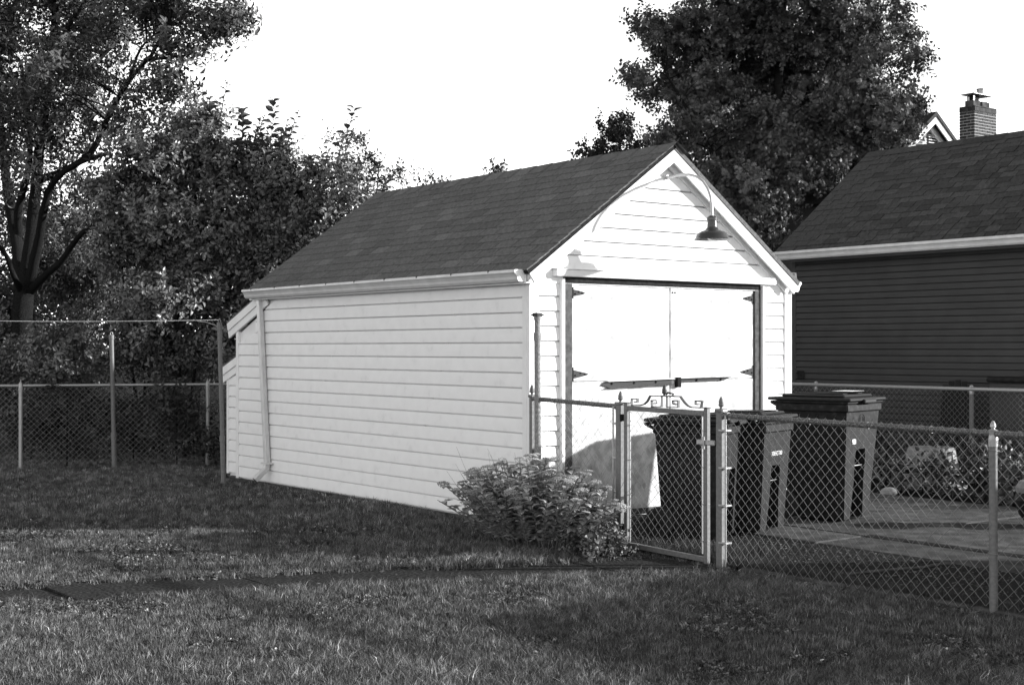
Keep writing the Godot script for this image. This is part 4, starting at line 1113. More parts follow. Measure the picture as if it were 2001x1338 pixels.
func make_yard_things() -> void:
	clothes_pole("silver clothesline pole standing against the back chain-link fence", Vector3(-0.68, GROUND, -8.62), Vector3(-0.71, 1.84, -8.66), 0.5, 0.03, M.silver_paint)
	clothes_pole("grey clothesline pole beside the rear corner of the white garage", Vector3(-0.5, GROUND, -5.5), Vector3(-0.535, 1.97, -5.55), 0.6, 0.026, M.silver_paint)
	var wp := clothes_pole("weathered pole with peeling paint at the garage front corner", Vector3(-0.29, GROUND, 0.5), Vector3(-0.25, 1.97, 0.44), 1.83, 0.027, M.old_wood)
	world_part(wp, "clamp", MB.new().box(Vector3(-0.285, 1.95, 0.405), Vector3(-0.215, 1.985, 0.475), 0.006), M.hinge)
	world_part(wp, "clamp_bolt", MB.new().tube([Vector3(-0.3, 1.967, 0.41), Vector3(-0.2, 1.967, 0.47)], [0.007], 6), M.black_iron)
	var farp := pixel(-420, 700, 16.4)
	var far_top := Vector3(farp.x, 2.03, farp.z)
	clothes_pole("grey clothesline pole at the far end of the wire", Vector3(farp.x, GROUND, farp.z), far_top, 0.6, 0.026, M.silver_paint)
	var wire := thing("clothesline", "thin pale clothesline stretched above the back lawn to the grey pole", "clothesline", Vector3(-0.535, 2.01, -5.55))
	var pts := []
	for i in 17:
		var k := i / 16.0
		pts.append(Vector3(-0.535, 2.015, -5.55).lerp(far_top + Vector3(0, 0.045, 0), k) - Vector3(0, 0.05 * sin(PI * k), 0))
	world_part(wire, "line", MB.new().tube(pts, [0.0042], 6), M.print)
	world_part(wire, "line_tail", MB.new().tube([Vector3(-0.8, 2.0, -5.62), Vector3(-0.68, 1.985, -5.6), Vector3(-0.58, 1.95, -5.57), Vector3(-0.545, 1.92, -5.55)], [0.003], 5), M.print)
	# overturned tub, stone and pot beyond the driveway
	var tub := thing("plastic_tub", "pale plastic tub turned upside down among the weeds by the far fence", "tub", Vector3(6.45, GROUND, -0.12))
	part(tub, "body", MB.new().lathe([Vector2(0.4, 0.0), Vector2(0.4, 0.03), Vector2(0.36, 0.04), Vector2(0.29, 0.47), Vector2(0.27, 0.5), Vector2(0.26, 0.5), Vector2(0.25, 0.475), Vector2(0.0, 0.47)], 26), M.tub)
	part(tub, "rim", MB.new().lathe([Vector2(0.37, 0.0), Vector2(0.425, 0.0), Vector2(0.425, 0.035), Vector2(0.37, 0.04)], 26), M.tub)
	for i in 8:
		var a := TAU * i / 8
		part(tub, "rib", MB.new().beam(Vector3(0.362 * cos(a), 0.05, 0.362 * sin(a)), Vector3(0.295 * cos(a), 0.45, 0.295 * sin(a)), 0.014, 0.014, 0.003, Vector3(-sin(a), 0, cos(a))), M.tub)
	var sto := thing("stone", "smooth pale stone on the edge of the planting bed", "stone", Vector3(4.98, -0.02, 0.35))
	part(sto, "stone_body", MB.new().lathe([Vector2(0.0, -0.03), Vector2(0.07, -0.02), Vector2(0.1, 0.02), Vector2(0.09, 0.06), Vector2(0.05, 0.085), Vector2(0.0, 0.09)], 14, Transform3D(Basis().scaled(Vector3(1.25, 1, 0.8)), Vector3.ZERO)), M.stone)
	var pot := thing("black_pot", "black rounded pot with a pale rim at the right edge of the driveway", "pot", Vector3(3.87, -0.015, 2.96))
	part(pot, "body", MB.new().lathe([Vector2(0.0, 0.0), Vector2(0.14, 0.0), Vector2(0.22, 0.1), Vector2(0.26, 0.24), Vector2(0.24, 0.32)], 24), M.bin_plastic)
	part(pot, "rim", MB.new().lathe([Vector2(0.2, 0.31), Vector2(0.248, 0.315), Vector2(0.25, 0.36), Vector2(0.21, 0.42), Vector2(0.1, 0.43), Vector2(0.0, 0.43)], 24), M.tub)
	var cord := thing("cord", "thin pale cord lying across the dark asphalt strip", "cord", Vector3(0.6, -0.02, 3.6))
	world_part(cord, "strand", MB.new().tube([Vector3(0.15, -0.014, 3.62), Vector3(0.35, -0.012, 3.66), Vector3(0.62, -0.014, 3.7), Vector3(0.85, -0.012, 3.78), Vector3(1.05, -0.013, 3.76), Vector3(1.2, -0.01, 3.83)], [0.011], 6), M.concrete)

# ---- a parked car to the right of the frame, whose shadow falls over the gravel and the lawn ------------------------------
func make_car() -> void:
	var t := thing("parked_car", "dark parked estate car on the driveway, just right of the view", "car", Vector3(2.2, -0.01, 7.2))
	var pr := PackedVector2Array([Vector2(-2.25, 0.3), Vector2(2.25, 0.3), Vector2(2.28, 0.6), Vector2(2.15, 0.92), Vector2(1.2, 1.02), Vector2(0.45, 1.5), Vector2(-0.4, 1.58), Vector2(-1.7, 1.52), Vector2(-2.2, 1.02), Vector2(-2.28, 0.6)])
	var side := Transform3D(Basis(Vector3.FORWARD, Vector3.UP, Vector3.RIGHT), Vector3(-0.86, 0, 0))
	var lower := PackedVector2Array([Vector2(-2.25, 0.28), Vector2(2.2, 0.28), Vector2(2.28, 0.6), Vector2(2.15, 0.9), Vector2(1.2, 1.0), Vector2(-2.2, 1.0), Vector2(-2.28, 0.6)])
	var body := part(t, "body", MB.new().prism(lower, 1.72, side), M.car_paint)
	var cab := MB.new()
	var lo := [Vector3(-0.82, 1.0, -1.2), Vector3(0.82, 1.0, -1.2), Vector3(0.82, 1.0, 2.18), Vector3(-0.82, 1.0, 2.18)]
	var hi := [Vector3(-0.62, 1.5, -0.42), Vector3(0.62, 1.5, -0.42), Vector3(0.62, 1.5, 1.75), Vector3(-0.62, 1.5, 1.75)]
	for i in 4: cab.face4([lo[i], hi[i], hi[(i + 1) % 4], lo[(i + 1) % 4]], Vector3(0, 1.2, 0.5))
	cab.face4(hi, Vector3(0, 1.2, 0.5))
	part(body, "cabin", cab, M.car_paint)
	for s in [-1.0, 1.0]:
		for q in [[-0.95, 0.25], [0.35, 1.2], [1.3, 1.95]]:
			var w := MB.new()
			var f := func(y: float, z: float) -> Vector3: return Vector3(s * (lerpf(0.82, 0.62, (y - 1.0) / 0.5) + 0.004), y, z)
			w.face4([f.call(1.05, q[0]), f.call(1.44, maxf(q[0], -0.4)), f.call(1.44, minf(q[1], 1.76)), f.call(1.05, q[1])], Vector3(0, 1.2, 0.5))
			part(body, "window", w, M.car_glass)
	for z in [-1.4, 1.4]:
		for s in [-1.0, 1.0]:
			var wt := Transform3D(Basis(Vector3.BACK, PI / 2), Vector3(s * 0.78, 0.33, z))
			var w := part(t, "wheel", MB.new().lathe([Vector2(0.0, -0.1), Vector2(0.28, -0.11), Vector2(0.33, -0.08), Vector2(0.33, 0.08), Vector2(0.28, 0.11), Vector2(0.0, 0.1)], 26, wt), M.rubber)
			part(w, "rim", MB.new().lathe([Vector2(0.0, -0.115), Vector2(0.2, -0.118), Vector2(0.22, -0.11), Vector2(0.22, 0.11), Vector2(0.2, 0.118), Vector2(0.0, 0.115)], 20, wt), M.alloy)
	for s in [-1.0, 1.0]: part(body, "headlight", MB.new().box(Vector3(s * 0.62 - 0.16, 0.66, -2.275), Vector3(s * 0.62 + 0.16, 0.8, -2.2), 0.02), M.chrome)

# ---- trees and shrubs ---------------------------------------------------------------------------------------------------
func rnd_dir() -> Vector3:
	return Vector3(rng.randfn(), rng.randfn(), rng.randfn()).normalized()

func sprig(n: int, length: float, ll: float, lw: float, droop: float, lobed := 0) -> ArrayMesh:   # a twig along y with leaves on both sides
	var mb := MB.new()
	mb.tube([Vector3.ZERO, Vector3(0.02, length * 0.5, 0.01), Vector3(0, length * 0.96, 0)], [0.006, 0.004, 0.002], 3, false)
	for i in n:
		var k := (i + 0.6) / n
		var a := i * 2.4 + rng.randf_range(-0.5, 0.5)
		var dir := Vector3(cos(a), 0.45 + 0.5 * k - droop, sin(a)).normalized()
		var side := dir.cross(Vector3(rng.randfn() * 0.5, 1, rng.randfn() * 0.5)).normalized()
		var base := Vector3(0, length * k, 0) + dir * ll * 0.18
		var l := ll * rng.randf_range(0.7, 1.15)
		var w := lw * rng.randf_range(0.75, 1.15)
		if lobed == 0:
			mb.leaf(base, dir, side, l, w, 0.16, rng.randf_range(0.0, 0.35))
		else:                                                          # a palmate leaf as a star of pointed lobes
			var up := side.cross(dir).normalized()
			var c := base + dir * l * 0.3
			for j in 5:
				var b := (j - 2) * 0.72
				var d := dir * cos(b) + side * sin(b)
				var s2 := side * cos(b) - dir * sin(b)
				var tip := c + d * l * (0.7 - 0.07 * absf(j - 2.0)) - up * l * 0.12
				mb.tri(base, c + d * l * 0.2 - s2 * w * 0.2, tip)
				mb.tri(base, tip, c + d * l * 0.2 + s2 * w * 0.2)
	return mb.mesh()

func crown(lobes: Array, clump: float, per: int, spread: float, droop: float, lo: float, hi: float, out: Dictionary) -> void:
	# lobes: [centre, radius, density]; clumps of sprigs spread through each lobe, more of them towards its outside
	for lb in lobes:
		var c: Vector3 = lb[0]
		var r: float = lb[1]
		var n := int(maxf(3.0, lb[2] * 7.0 * pow(r / clump, 2.0) * 0.5))
		r = maxf(r - clump * 0.7, r * 0.35)
		for i in n:
			var d := rnd_dir()
			var p := c + d * r * pow(rng.randf(), 0.42) * Vector3(1, 0.92, 1)
			out.clumps.append([p, c])
			var cr := clump * rng.randf_range(0.55, 1.15)
			var tone := lerpf(lo, hi, rng.randf())
			for j in int(per * rng.randf_range(0.6, 1.3)):
				var e := rnd_dir()
				var q := p + e * cr * pow(rng.randf(), 0.5) * Vector3(1, 0.75, 1)
				var up := (e * 0.8 + d * 0.6 + Vector3(0, 0.35 - droop, 0) + rnd_dir() * 0.5).normalized()
				var x := up.cross(rnd_dir()).normalized()
				var s := spread * rng.randf_range(0.7, 1.25)
				out.places.append(Transform3D(Basis(x, up, x.cross(up)).scaled(Vector3.ONE * s), q))
				var t := tone * rng.randf_range(0.7, 1.35)
				out.tones.append(Color(t, t, t))

func nearest(pts: Array, p: Vector3) -> Vector3:
	var best: Vector3 = pts[0]
	var bd := 1e9
	for q in pts:
		var d: float = (q - p).length() + maxf(0.0, q.y - p.y) * 1.5
		if d < bd: bd = d; best = q
	return best

func branches(mb: MB, nodes: Array, clumps: Array, thick: float) -> void:
	for cl in clumps:
		var p: Vector3 = cl[0]
		var a := nearest(nodes, p)
		var l := (p - a).length()
		if l < 0.15: continue
		var pts := []
		var bend := rnd_dir() * l * 0.12 + Vector3(0, l * 0.06, 0)
		for i in 5:
			var k := i / 4.0
			pts.append(a.lerp(p, k) + bend * sin(PI * k))
		var r0 := clampf(thick * l, 0.008, 0.06)
		mb.tube(pts, [r0, r0 * 0.8, r0 * 0.6, r0 * 0.42, r0 * 0.25], 4, false)

func limb(path: Array, r0: float, r1: float, nodes: Array) -> MB:
	var cv := Curve3D.new()
	for i in path.size():
		var t: Vector3 = (path[mini(i + 1, path.size() - 1)] - path[maxi(i - 1, 0)]) * 0.18
		cv.add_point(path[i], -t, t)
	var pts := []
	var rs := []
	var n := maxi(8, int(cv.get_baked_length() / 0.22))
	for i in n + 1:
		var k := float(i) / n
		var p := cv.sample_baked(cv.get_baked_length() * k)
		pts.append(p + rnd_dir() * r0 * 0.06)
		rs.append(lerpf(r0, r1, pow(k, 0.8)) * rng.randf_range(0.95, 1.05))
		nodes.append(p)
	return MB.new().tube(pts, rs, 11)

func plant(called: String, label: String, category: String, group: String, foot: Vector3, limbs: Array, lobes: Array, mesh: Mesh, m: Material, o: Dictionary) -> Node3D:
	var t := thing(called, label, category, foot, group)
	var nodes := []
	for i in limbs.size():
		world_part(t, "trunk" if i == 0 else "limb", limb(limbs[i][0], limbs[i][1], limbs[i][2], nodes), M.bark)
	var out := {"clumps": [], "places": [], "tones": []}
	crown(lobes, o.clump, o.per, o.get("scale", 1.0), o.get("droop", 0.0), o.lo, o.hi, out)
	var mb := MB.new()
	branches(mb, nodes, out.clumps, o.get("thick", 0.012))
	if mb.v.size():
		world_part(t, "branches", mb, M.twig if o.get("light_twig", false) else M.bark).set_meta("kind", "stuff")
	var c := copies_of(mesh, m, out.places, out.tones)
	c.name = "crown"
	c.set_meta("kind", "stuff")
	t.add_child(c)
	c.transform = t.transform.affine_inverse()
	return t

func px_lobes(a: Array, depth: float, dz := 1.0) -> Array:             # lobes given as [x, y, radius, density] read off the photograph at the plant's distance
	var r := []
	for q in a:
		var d: float = depth + (q[4] if q.size() > 4 else rng.randf_range(-dz, dz))
		r.append([pixel(q[0], q[1], d), q[2] * d / FOCAL, q[3]])
	return r

func px_path(a: Array, depth: float) -> Array:
	return a.map(func(q): return pixel(q[0], q[1], depth + (q[2] if q.size() > 2 else 0.0)))

func shoot(t: Node3D, path: Array, m: Mesh, n: int, size: float) -> void:   # an upright leader with large separate leaves
	var nodes := []
	var st := world_part(t, "shoot", limb(path, 0.012, 0.003, nodes), M.twig)
	var last: Vector3 = path[-1]
	for i in n:
		var k := float(i) / n
		var f := k * (nodes.size() - 1)
		var p: Vector3 = (nodes[int(f)] as Vector3).lerp(nodes[mini(int(f) + 1, nodes.size() - 1)], f - int(f))
		var a := i * 2.5
		var dir := Vector3(cos(a), rng.randf_range(-0.1, 0.5) + k * 0.45, sin(a)).normalized()
		var side := dir.cross(Vector3(rng.randfn() * 0.3, 1, rng.randfn() * 0.3)).normalized()
		var s := size * (1.0 - 0.3 * k) * rng.randf_range(0.8, 1.15)
		part(st, "leaf", m, M.big_leaf, p, Basis(side, side.cross(dir), -dir).scaled(Vector3.ONE * s))

func make_trees() -> void:
	mat("big_leaf", 0.06, 0.4).backlight_enabled = true
	M.big_leaf.backlight = grey(0.02)
	var s_left := sprig(10, 0.36, 0.115, 0.046, 0.45)
	var s_broad := sprig(11, 0.34, 0.085, 0.05, 0.2)
	var s_small := sprig(10, 0.3, 0.085, 0.05, 0.2)
	var s_maple := sprig(10, 0.36, 0.125, 0.09, 0.2, 1)
	var one := MB.new().leaf(Vector3.ZERO, Vector3.FORWARD, Vector3.RIGHT, 1.0, 0.62, 0.12, 0.18).mesh()
	# the big many-stemmed tree at the left
	var d := 24.0
	var foot := pixel(44, 700, d)
	foot.y = GROUND
	var stems := [
		[[foot, pixel(42, 640, d), pixel(44, 590, d), pixel(48, 555, d)], 0.21, 0.17],
		[px_path([[48, 570], [56, 500], [62, 440], [68, 380], [74, 310], [86, 220], [100, 110], [108, 10], [112, -120]], d), 0.13, 0.05],
		[px_path([[54, 570], [68, 500, -0.3], [80, 440, -0.6], [90, 385, -0.9], [112, 345, -1.2], [160, 315, -1.4], [210, 300, -1.6]], d), 0.11, 0.03],
		[px_path([[40, 570], [34, 490, 0.3], [24, 430, 0.5], [14, 370, 0.7], [6, 300, 0.9], [-6, 190, 1.2], [-20, 60, 1.5]], d), 0.12, 0.05],
		[px_path([[36, 460, 0.4], [34, 410, 0.2], [48, 360, 0.0], [58, 300, -0.2], [54, 220, -0.4], [40, 120, -0.5]], d), 0.08, 0.03],
		[px_path([[42, 575], [22, 530, -0.6], [6, 490, -1.0], [-30, 460, -1.4]], d), 0.06, 0.03],
		[px_path([[58, 570], [90, 535, -0.5], [118, 512, -0.8], [150, 465, -1.2], [185, 437, -1.5], [232, 402, -1.8]], d), 0.085, 0.025],
		[px_path([[76, 350, -0.2], [120, 335, -0.5], [175, 300, -0.9], [205, 240, -1.2], [225, 200, -1.3], [246, 165, -1.4], [272, 132, -1.5], [295, 108, -1.6], [320, 60, -1.7]], d), 0.07, 0.028],
		[px_path([[244, 174, -1.4], [268, 180, -1.4], [300, 182, -1.5], [340, 178, -1.5], [368, 168, -1.6], [388, 152, -1.6]], d), 0.022, 0.005],
		[px_path([[250, 160, -1.4], [262, 125, -1.5], [280, 85, -1.6], [330, 50, -1.7]], d), 0.03, 0.012],
		[px_path([[282, 120, -1.5], [330, 112, -1.6], [380, 104, -1.7], [420, 92, -1.8], [440, 86, -1.8]], d), 0.022, 0.004],
		[px_path([[80, 260], [130, 200, 0.6], [180, 130, 1.0], [240, 70, 1.3], [300, 10, 1.6]], d), 0.06, 0.02],
		[px_path([[100, 110], [140, 40, -0.4], [190, -30, -0.8]], d), 0.05, 0.02]]
	var lobes := px_lobes([[40, 40, 110, 0.8], [150, 30, 105, 0.75], [250, 20, 90, 0.75], [345, 10, 70, 0.8, -1.2], [405, 30, 50, 0.8, -1.4], [440, 40, 34, 0.7, -1.6], [380, 75, 42, 0.6, -1.4], [430, 5, 40, 0.7, -1.4], [100, 140, 105, 0.7], [20, 160, 110, 0.8], [-60, 60, 120, 0.7], [190, 130, 80, 0.65], [170, 220, 80, 0.7], [70, 240, 90, 0.7], [-30, 270, 100, 0.8], [225, 75, 60, 0.6], [130, 290, 70, 0.6], [320, 80, 40, 0.5, -1.5], [300, 150, 22, 0.5, -1.5], [330, 165, 16, 0.5, -1.5], [245, 215, 24, 0.6, -1.4], [-80, 170, 110, 0.7], [120, -80, 140, 0.6], [300, -80, 120, 0.6], [0, -90, 130, 0.6], [20, 340, 55, 0.5], [150, 370, 45, 0.4]], d, 1.7)
	plant("broadleaf_tree", "big many-stemmed tree with drooping leaves rising at the upper left", "tree", "", foot, stems, lobes, s_left, M.leaf_dark, {"clump": 0.4, "per": 17, "lo": 0.04, "hi": 0.11, "droop": 0.55})
	# thicket of saplings behind the back fence
	var thick := [
		["tall leafy sapling just right of the big tree, behind the clothesline", 22.2, [[290, 330, 80, 0.9], [230, 400, 85, 0.9], [330, 430, 95, 0.9], [270, 500, 95, 0.8]], []],
		["tall leafy sapling with a rounded top between the big tree and the garage", 21.8, [[400, 255, 56, 0.9], [440, 330, 80, 0.9], [390, 350, 75, 0.9], [410, 450, 100, 0.9], [340, 260, 45, 0.8]], [[[418, 250], [412, 222], [408, 205]], [[470, 290], [474, 250], [472, 214]]]],
		["tallest sapling of the thicket, with one upright pointed leader", 21.6, [[525, 320, 58, 0.9], [545, 400, 90, 0.9], [520, 480, 100, 0.9], [590, 390, 50, 0.7]], [[[524, 330], [528, 280], [534, 230], [532, 190]], [[545, 330], [552, 290], [556, 255]], [[505, 330], [508, 300], [512, 262]]]],
		["leafy sapling with a slanting leader rising beside the garage roof", 21.4, [[655, 415, 55, 0.8], [610, 440, 70, 0.9], [590, 520, 90, 0.9], [600, 370, 34, 0.5], [690, 410, 36, 0.6], [668, 350, 30, 0.4]], [[[652, 360], [662, 300], [680, 250], [694, 208]], [[610, 350], [606, 330], [602, 310]], [[690, 400], [720, 360], [735, 325]]]],
		["dark bushy sapling under the big tree's right limbs", 26.2, [[150, 450, 75, 0.9], [110, 530, 85, 0.9], [190, 560, 90, 0.9], [60, 470, 60, 0.6]], []],
		["broad shaded shrub in the middle of the thicket below the clothesline", 21.2, [[310, 600, 90, 0.9], [410, 580, 90, 0.9], [250, 670, 80, 0.8], [360, 690, 80, 0.8]], []],
		["shaded shrub crowding the rear corner of the garage", 21.0, [[480, 600, 75, 0.9], [440, 690, 70, 0.8], [520, 540, 60, 0.8]], []],
		["low dark shrub at the left edge behind the fence", 25.8, [[20, 660, 80, 0.8], [110, 680, 80, 0.8], [-60, 600, 90, 0.8]], []],
		["low dark shrub hiding the foot of the big tree", 21.6, [[20, 710, 55, 0.9], [90, 700, 55, 0.9], [150, 680, 50, 0.8], [40, 760, 60, 0.9], [120, 760, 60, 0.9]], []]]
	for q in thick:
		var dd: float = q[1]
		var c: Array = q[2]
		var f := pixel(c[-1][0], 800, dd)
		f.y = GROUND
		var st := []
		for i in c.size():
			st.append([[f + Vector3(0.1 * i, 0, 0.05 * i), f.lerp(pixel(c[i][0], c[i][1], dd), 0.5) + rnd_dir() * 0.15, pixel(c[i][0], c[i][1], dd)], 0.035, 0.012])
		var t := plant("leafy_sapling", q[0], "sapling", "saplings crowding behind the back fence", f, st, px_lobes(c, dd, 0.8), s_broad, M.leaf_broad, {"clump": 0.28, "per": 20, "lo": 0.06, "hi": 0.13, "thick": 0.009, "light_twig": true})
		for p in q[3]: shoot(t, px_path(p, dd), one, 30, 0.23)
		if c[0][1] < 420:                                              # leaders standing up out of the top
			for i in 9:
				var lb: Array = c[i % c.size()]
				var x: float = lb[0] + rng.randf_range(-0.8, 0.8) * lb[2]
				var y: float = lb[1] - lb[2] * 0.5
				var l := rng.randf_range(45, 85)
				var sl := rng.randf_range(-0.35, 0.45)
				shoot(t, px_path([[x, y, 0.2], [x + sl * l * 0.5, y - l * 0.55, 0.25], [x + sl * l, y - l, 0.3]], dd), one, 13, rng.randf_range(0.12, 0.17))
	# feathery sapling at the end of the thicket and two tips above the garage ridge
	for q in [["feathery sapling leaning out past the rear end of the garage roof", 23.0, [[740, 330, 26, 0.35], [720, 300, 24, 0.3], [765, 350, 20, 0.3], [700, 340, 34, 0.35], [735, 370, 30, 0.4], [695, 275, 22, 0.4], [660, 270, 18, 0.4], [780, 340, 18, 0.4]], 690, [[735, 390], [762, 350], [784, 326]]], ["feathery tip of a sapling showing above the roof ridge, nearer the rear", 23.4, [[843, 357, 9, 0.8]], 843, []], ["feathery tip of a sapling showing above the roof ridge, nearer the middle", 23.8, [[968, 337, 8, 0.6]], 968, []]]:
		var f := pixel(q[3], 800, q[1])
		f.y = GROUND
		var c: Array = q[2]
		var t := plant("feathery_sapling", q[0], "sapling", "feathery saplings behind the garage", f, [[[f, pixel(c[0][0], c[0][1], q[1])], 0.03, 0.01]], px_lobes(c, q[1], 0.3), s_left if c.size() > 1 else s_small, M.leaf_mid, {"clump": 0.15, "per": 6, "lo": 0.05, "hi": 0.08, "thick": 0.008, "droop": 0.35, "scale": 0.6 if c.size() > 1 else 0.8})
		if q[4]: shoot(t, px_path(q[4], 22.6), one, 18, 0.2)
	# undergrowth behind and on the back fence
	for q in [["dark weedy undergrowth behind the fence left of the silver pole", 20.9, [[60, 830, 55, 0.9], [140, 840, 55, 0.9], [10, 790, 50, 0.9], [120, 790, 40, 0.8]]], ["dark weedy undergrowth behind the fence right of the silver pole", 20.7, [[260, 840, 55, 0.9], [320, 810, 55, 0.9], [210, 800, 40, 0.9]]], ["vine climbing over the back fence near the garage", 19.75, [[345, 800, 26, 0.9, 0.0], [380, 840, 34, 0.9, 0.0], [320, 860, 26, 0.8, 0.0], [335, 765, 16, 0.7, 0.0], [410, 870, 24, 0.9, 0.0]]], ["leafy weed poking over the back fence at the left", 19.5, [[130, 752, 16, 0.7, 0.1], [75, 790, 16, 0.5, 0.1], [105, 745, 10, 0.6, 0.0]]]]:
		var c: Array = q[2]
		var f := pixel(c[0][0], 900, q[1])
		f.y = GROUND
		plant("undergrowth", q[0], "weeds", "undergrowth along the back fence", f, [[[f, pixel(c[0][0], c[0][1], q[1])], 0.012, 0.005]], px_lobes(c, q[1], 0.3), s_small, M.leaf_mid, {"clump": 0.22, "per": 12, "lo": 0.025, "hi": 0.06, "thick": 0.008, "light_twig": true})
	# trees further back that close the view
	for q in [["dark tree further back behind the big tree's trunks", 34.0, [[-60, 480, 120, 0.8], [60, 420, 110, 0.8], [20, 580, 120, 0.8], [130, 520, 110, 0.8], [40, 680, 110, 0.8], [150, 640, 100, 0.8]]], ["dark tree further back in the middle of the thicket", 33.0, [[270, 420, 90, 0.8], [330, 520, 120, 0.8], [240, 600, 110, 0.8], [420, 460, 100, 0.8], [380, 640, 110, 0.8], [280, 700, 90, 0.8]]], ["dark tree further back behind the rear of the garage", 32.0, [[520, 520, 100, 0.8], [480, 600, 100, 0.8], [600, 560, 80, 0.8], [470, 690, 80, 0.8]]]]:
		var f := pixel(q[2][1][0], 800, q[1])
		f.y = GROUND
		plant("far_tree", q[0], "tree", "trees beyond the thicket", f, [[[f, pixel(q[2][1][0], q[2][1][1], q[1])], 0.2, 0.06]], px_lobes(q[2], q[1], 1.5), s_broad, M.leaf_dark, {"clump": 0.65, "per": 16, "lo": 0.025, "hi": 0.055, "scale": 1.35})
	# the maple behind the two garages
	d = 40.0
	foot = pixel(1515, 800, d)
	foot.y = GROUND
	stems = [[[foot, pixel(1512, 560, d), pixel(1510, 420, d), pixel(1518, 250, d), pixel(1525, 60, d), pixel(1530, -120, d)], 0.34, 0.06],
		[px_path([[1510, 480], [1440, 380, -0.8], [1370, 260, -1.2], [1300, 140, -1.5]], d), 0.14, 0.03],
		[px_path([[1512, 440], [1590, 330, -0.6], [1660, 210, -0.8], [1730, 120, -1.0]], d), 0.14, 0.03],
		[px_path([[1516, 330], [1460, 210, 1.0], [1420, 80, 1.4], [1400, -60, 1.6]], d), 0.12, 0.03],
		[px_path([[1518, 300], [1590, 160, 1.0], [1640, 20, 1.3], [1670, -100, 1.4]], d), 0.12, 0.03]]
	lobes = px_lobes([[1335, 75, 82, 0.9], [1420, 30, 110, 0.85], [1540, 10, 120, 0.85], [1640, 40, 95, 0.85], [1695, 90, 70, 0.85], [1300, 165, 58, 0.85], [1370, 190, 95, 0.85], [1470, 150, 110, 0.8], [1580, 150, 110, 0.8], [1680, 180, 90, 0.85], [1732, 190, 48, 0.8], [1330, 270, 55, 0.8], [1410, 290, 90, 0.85], [1500, 280, 100, 0.8], [1600, 270, 95, 0.85], [1690, 265, 55, 0.85], [1440, 380, 80, 0.85, -2.5], [1530, 370, 85, 0.85, -2.0], [1390, 370, 60, 0.8], [1470, 440, 70, 0.85, -2.0], [1600, 330, 60, 0.8, -2.0], [1768, 75, 24, 0.6], [1785, 120, 18, 0.6], [1755, 30, 22, 0.6], [1762, 230, 24, 0.7], [1250, 160, 20, 0.7], [1260, 50, 18, 0.6], [1500, 120, 150, 0.4, 2.2], [1570, 230, 150, 0.4, 2.2], [1410, 190, 120, 0.4, 2.2], [1640, 120, 110, 0.4, 2.2], [1520, 340, 120, 0.4, 1.8], [1540, -110, 140, 0.7], [1420, -90, 110, 0.7], [1660, -80, 100, 0.7], [1360, 330, 45, 0.8, -2.0], [1730, 250, 35, 0.8, -2], [1758, 225, 30, 0.9, -3.5], [1775, 195, 22, 0.8, -3.5], [1745, 258, 26, 0.9, -3.5]], d, 2.4)
	plant("maple_tree", "large dense maple rising behind the garage gable", "tree", "", foot, stems, lobes, s_maple, M.leaf_mid, {"clump": 0.5, "per": 24, "lo": 0.05, "hi": 0.15, "droop": 0.3, "scale": 1.0})
	foot = pixel(1212, 800, 47.0)
	foot.y = GROUND
	plant("small_maple", "small dark treetop showing over the garage ridge left of the maple", "tree", "", foot, [[[foot, pixel(1212, 330, 47.0), pixel(1210, 260, 47.0)], 0.2, 0.04]], px_lobes([[1190, 275, 34, 0.9], [1230, 268, 36, 0.9], [1185, 245, 18, 0.8], [1225, 245, 22, 0.8], [1260, 285, 26, 0.9], [1160, 296, 18, 0.8], [1210, 310, 50, 0.9]], 47.0, 0.8), s_maple, M.leaf_dark, {"clump": 0.5, "per": 15, "lo": 0.02, "hi": 0.045})

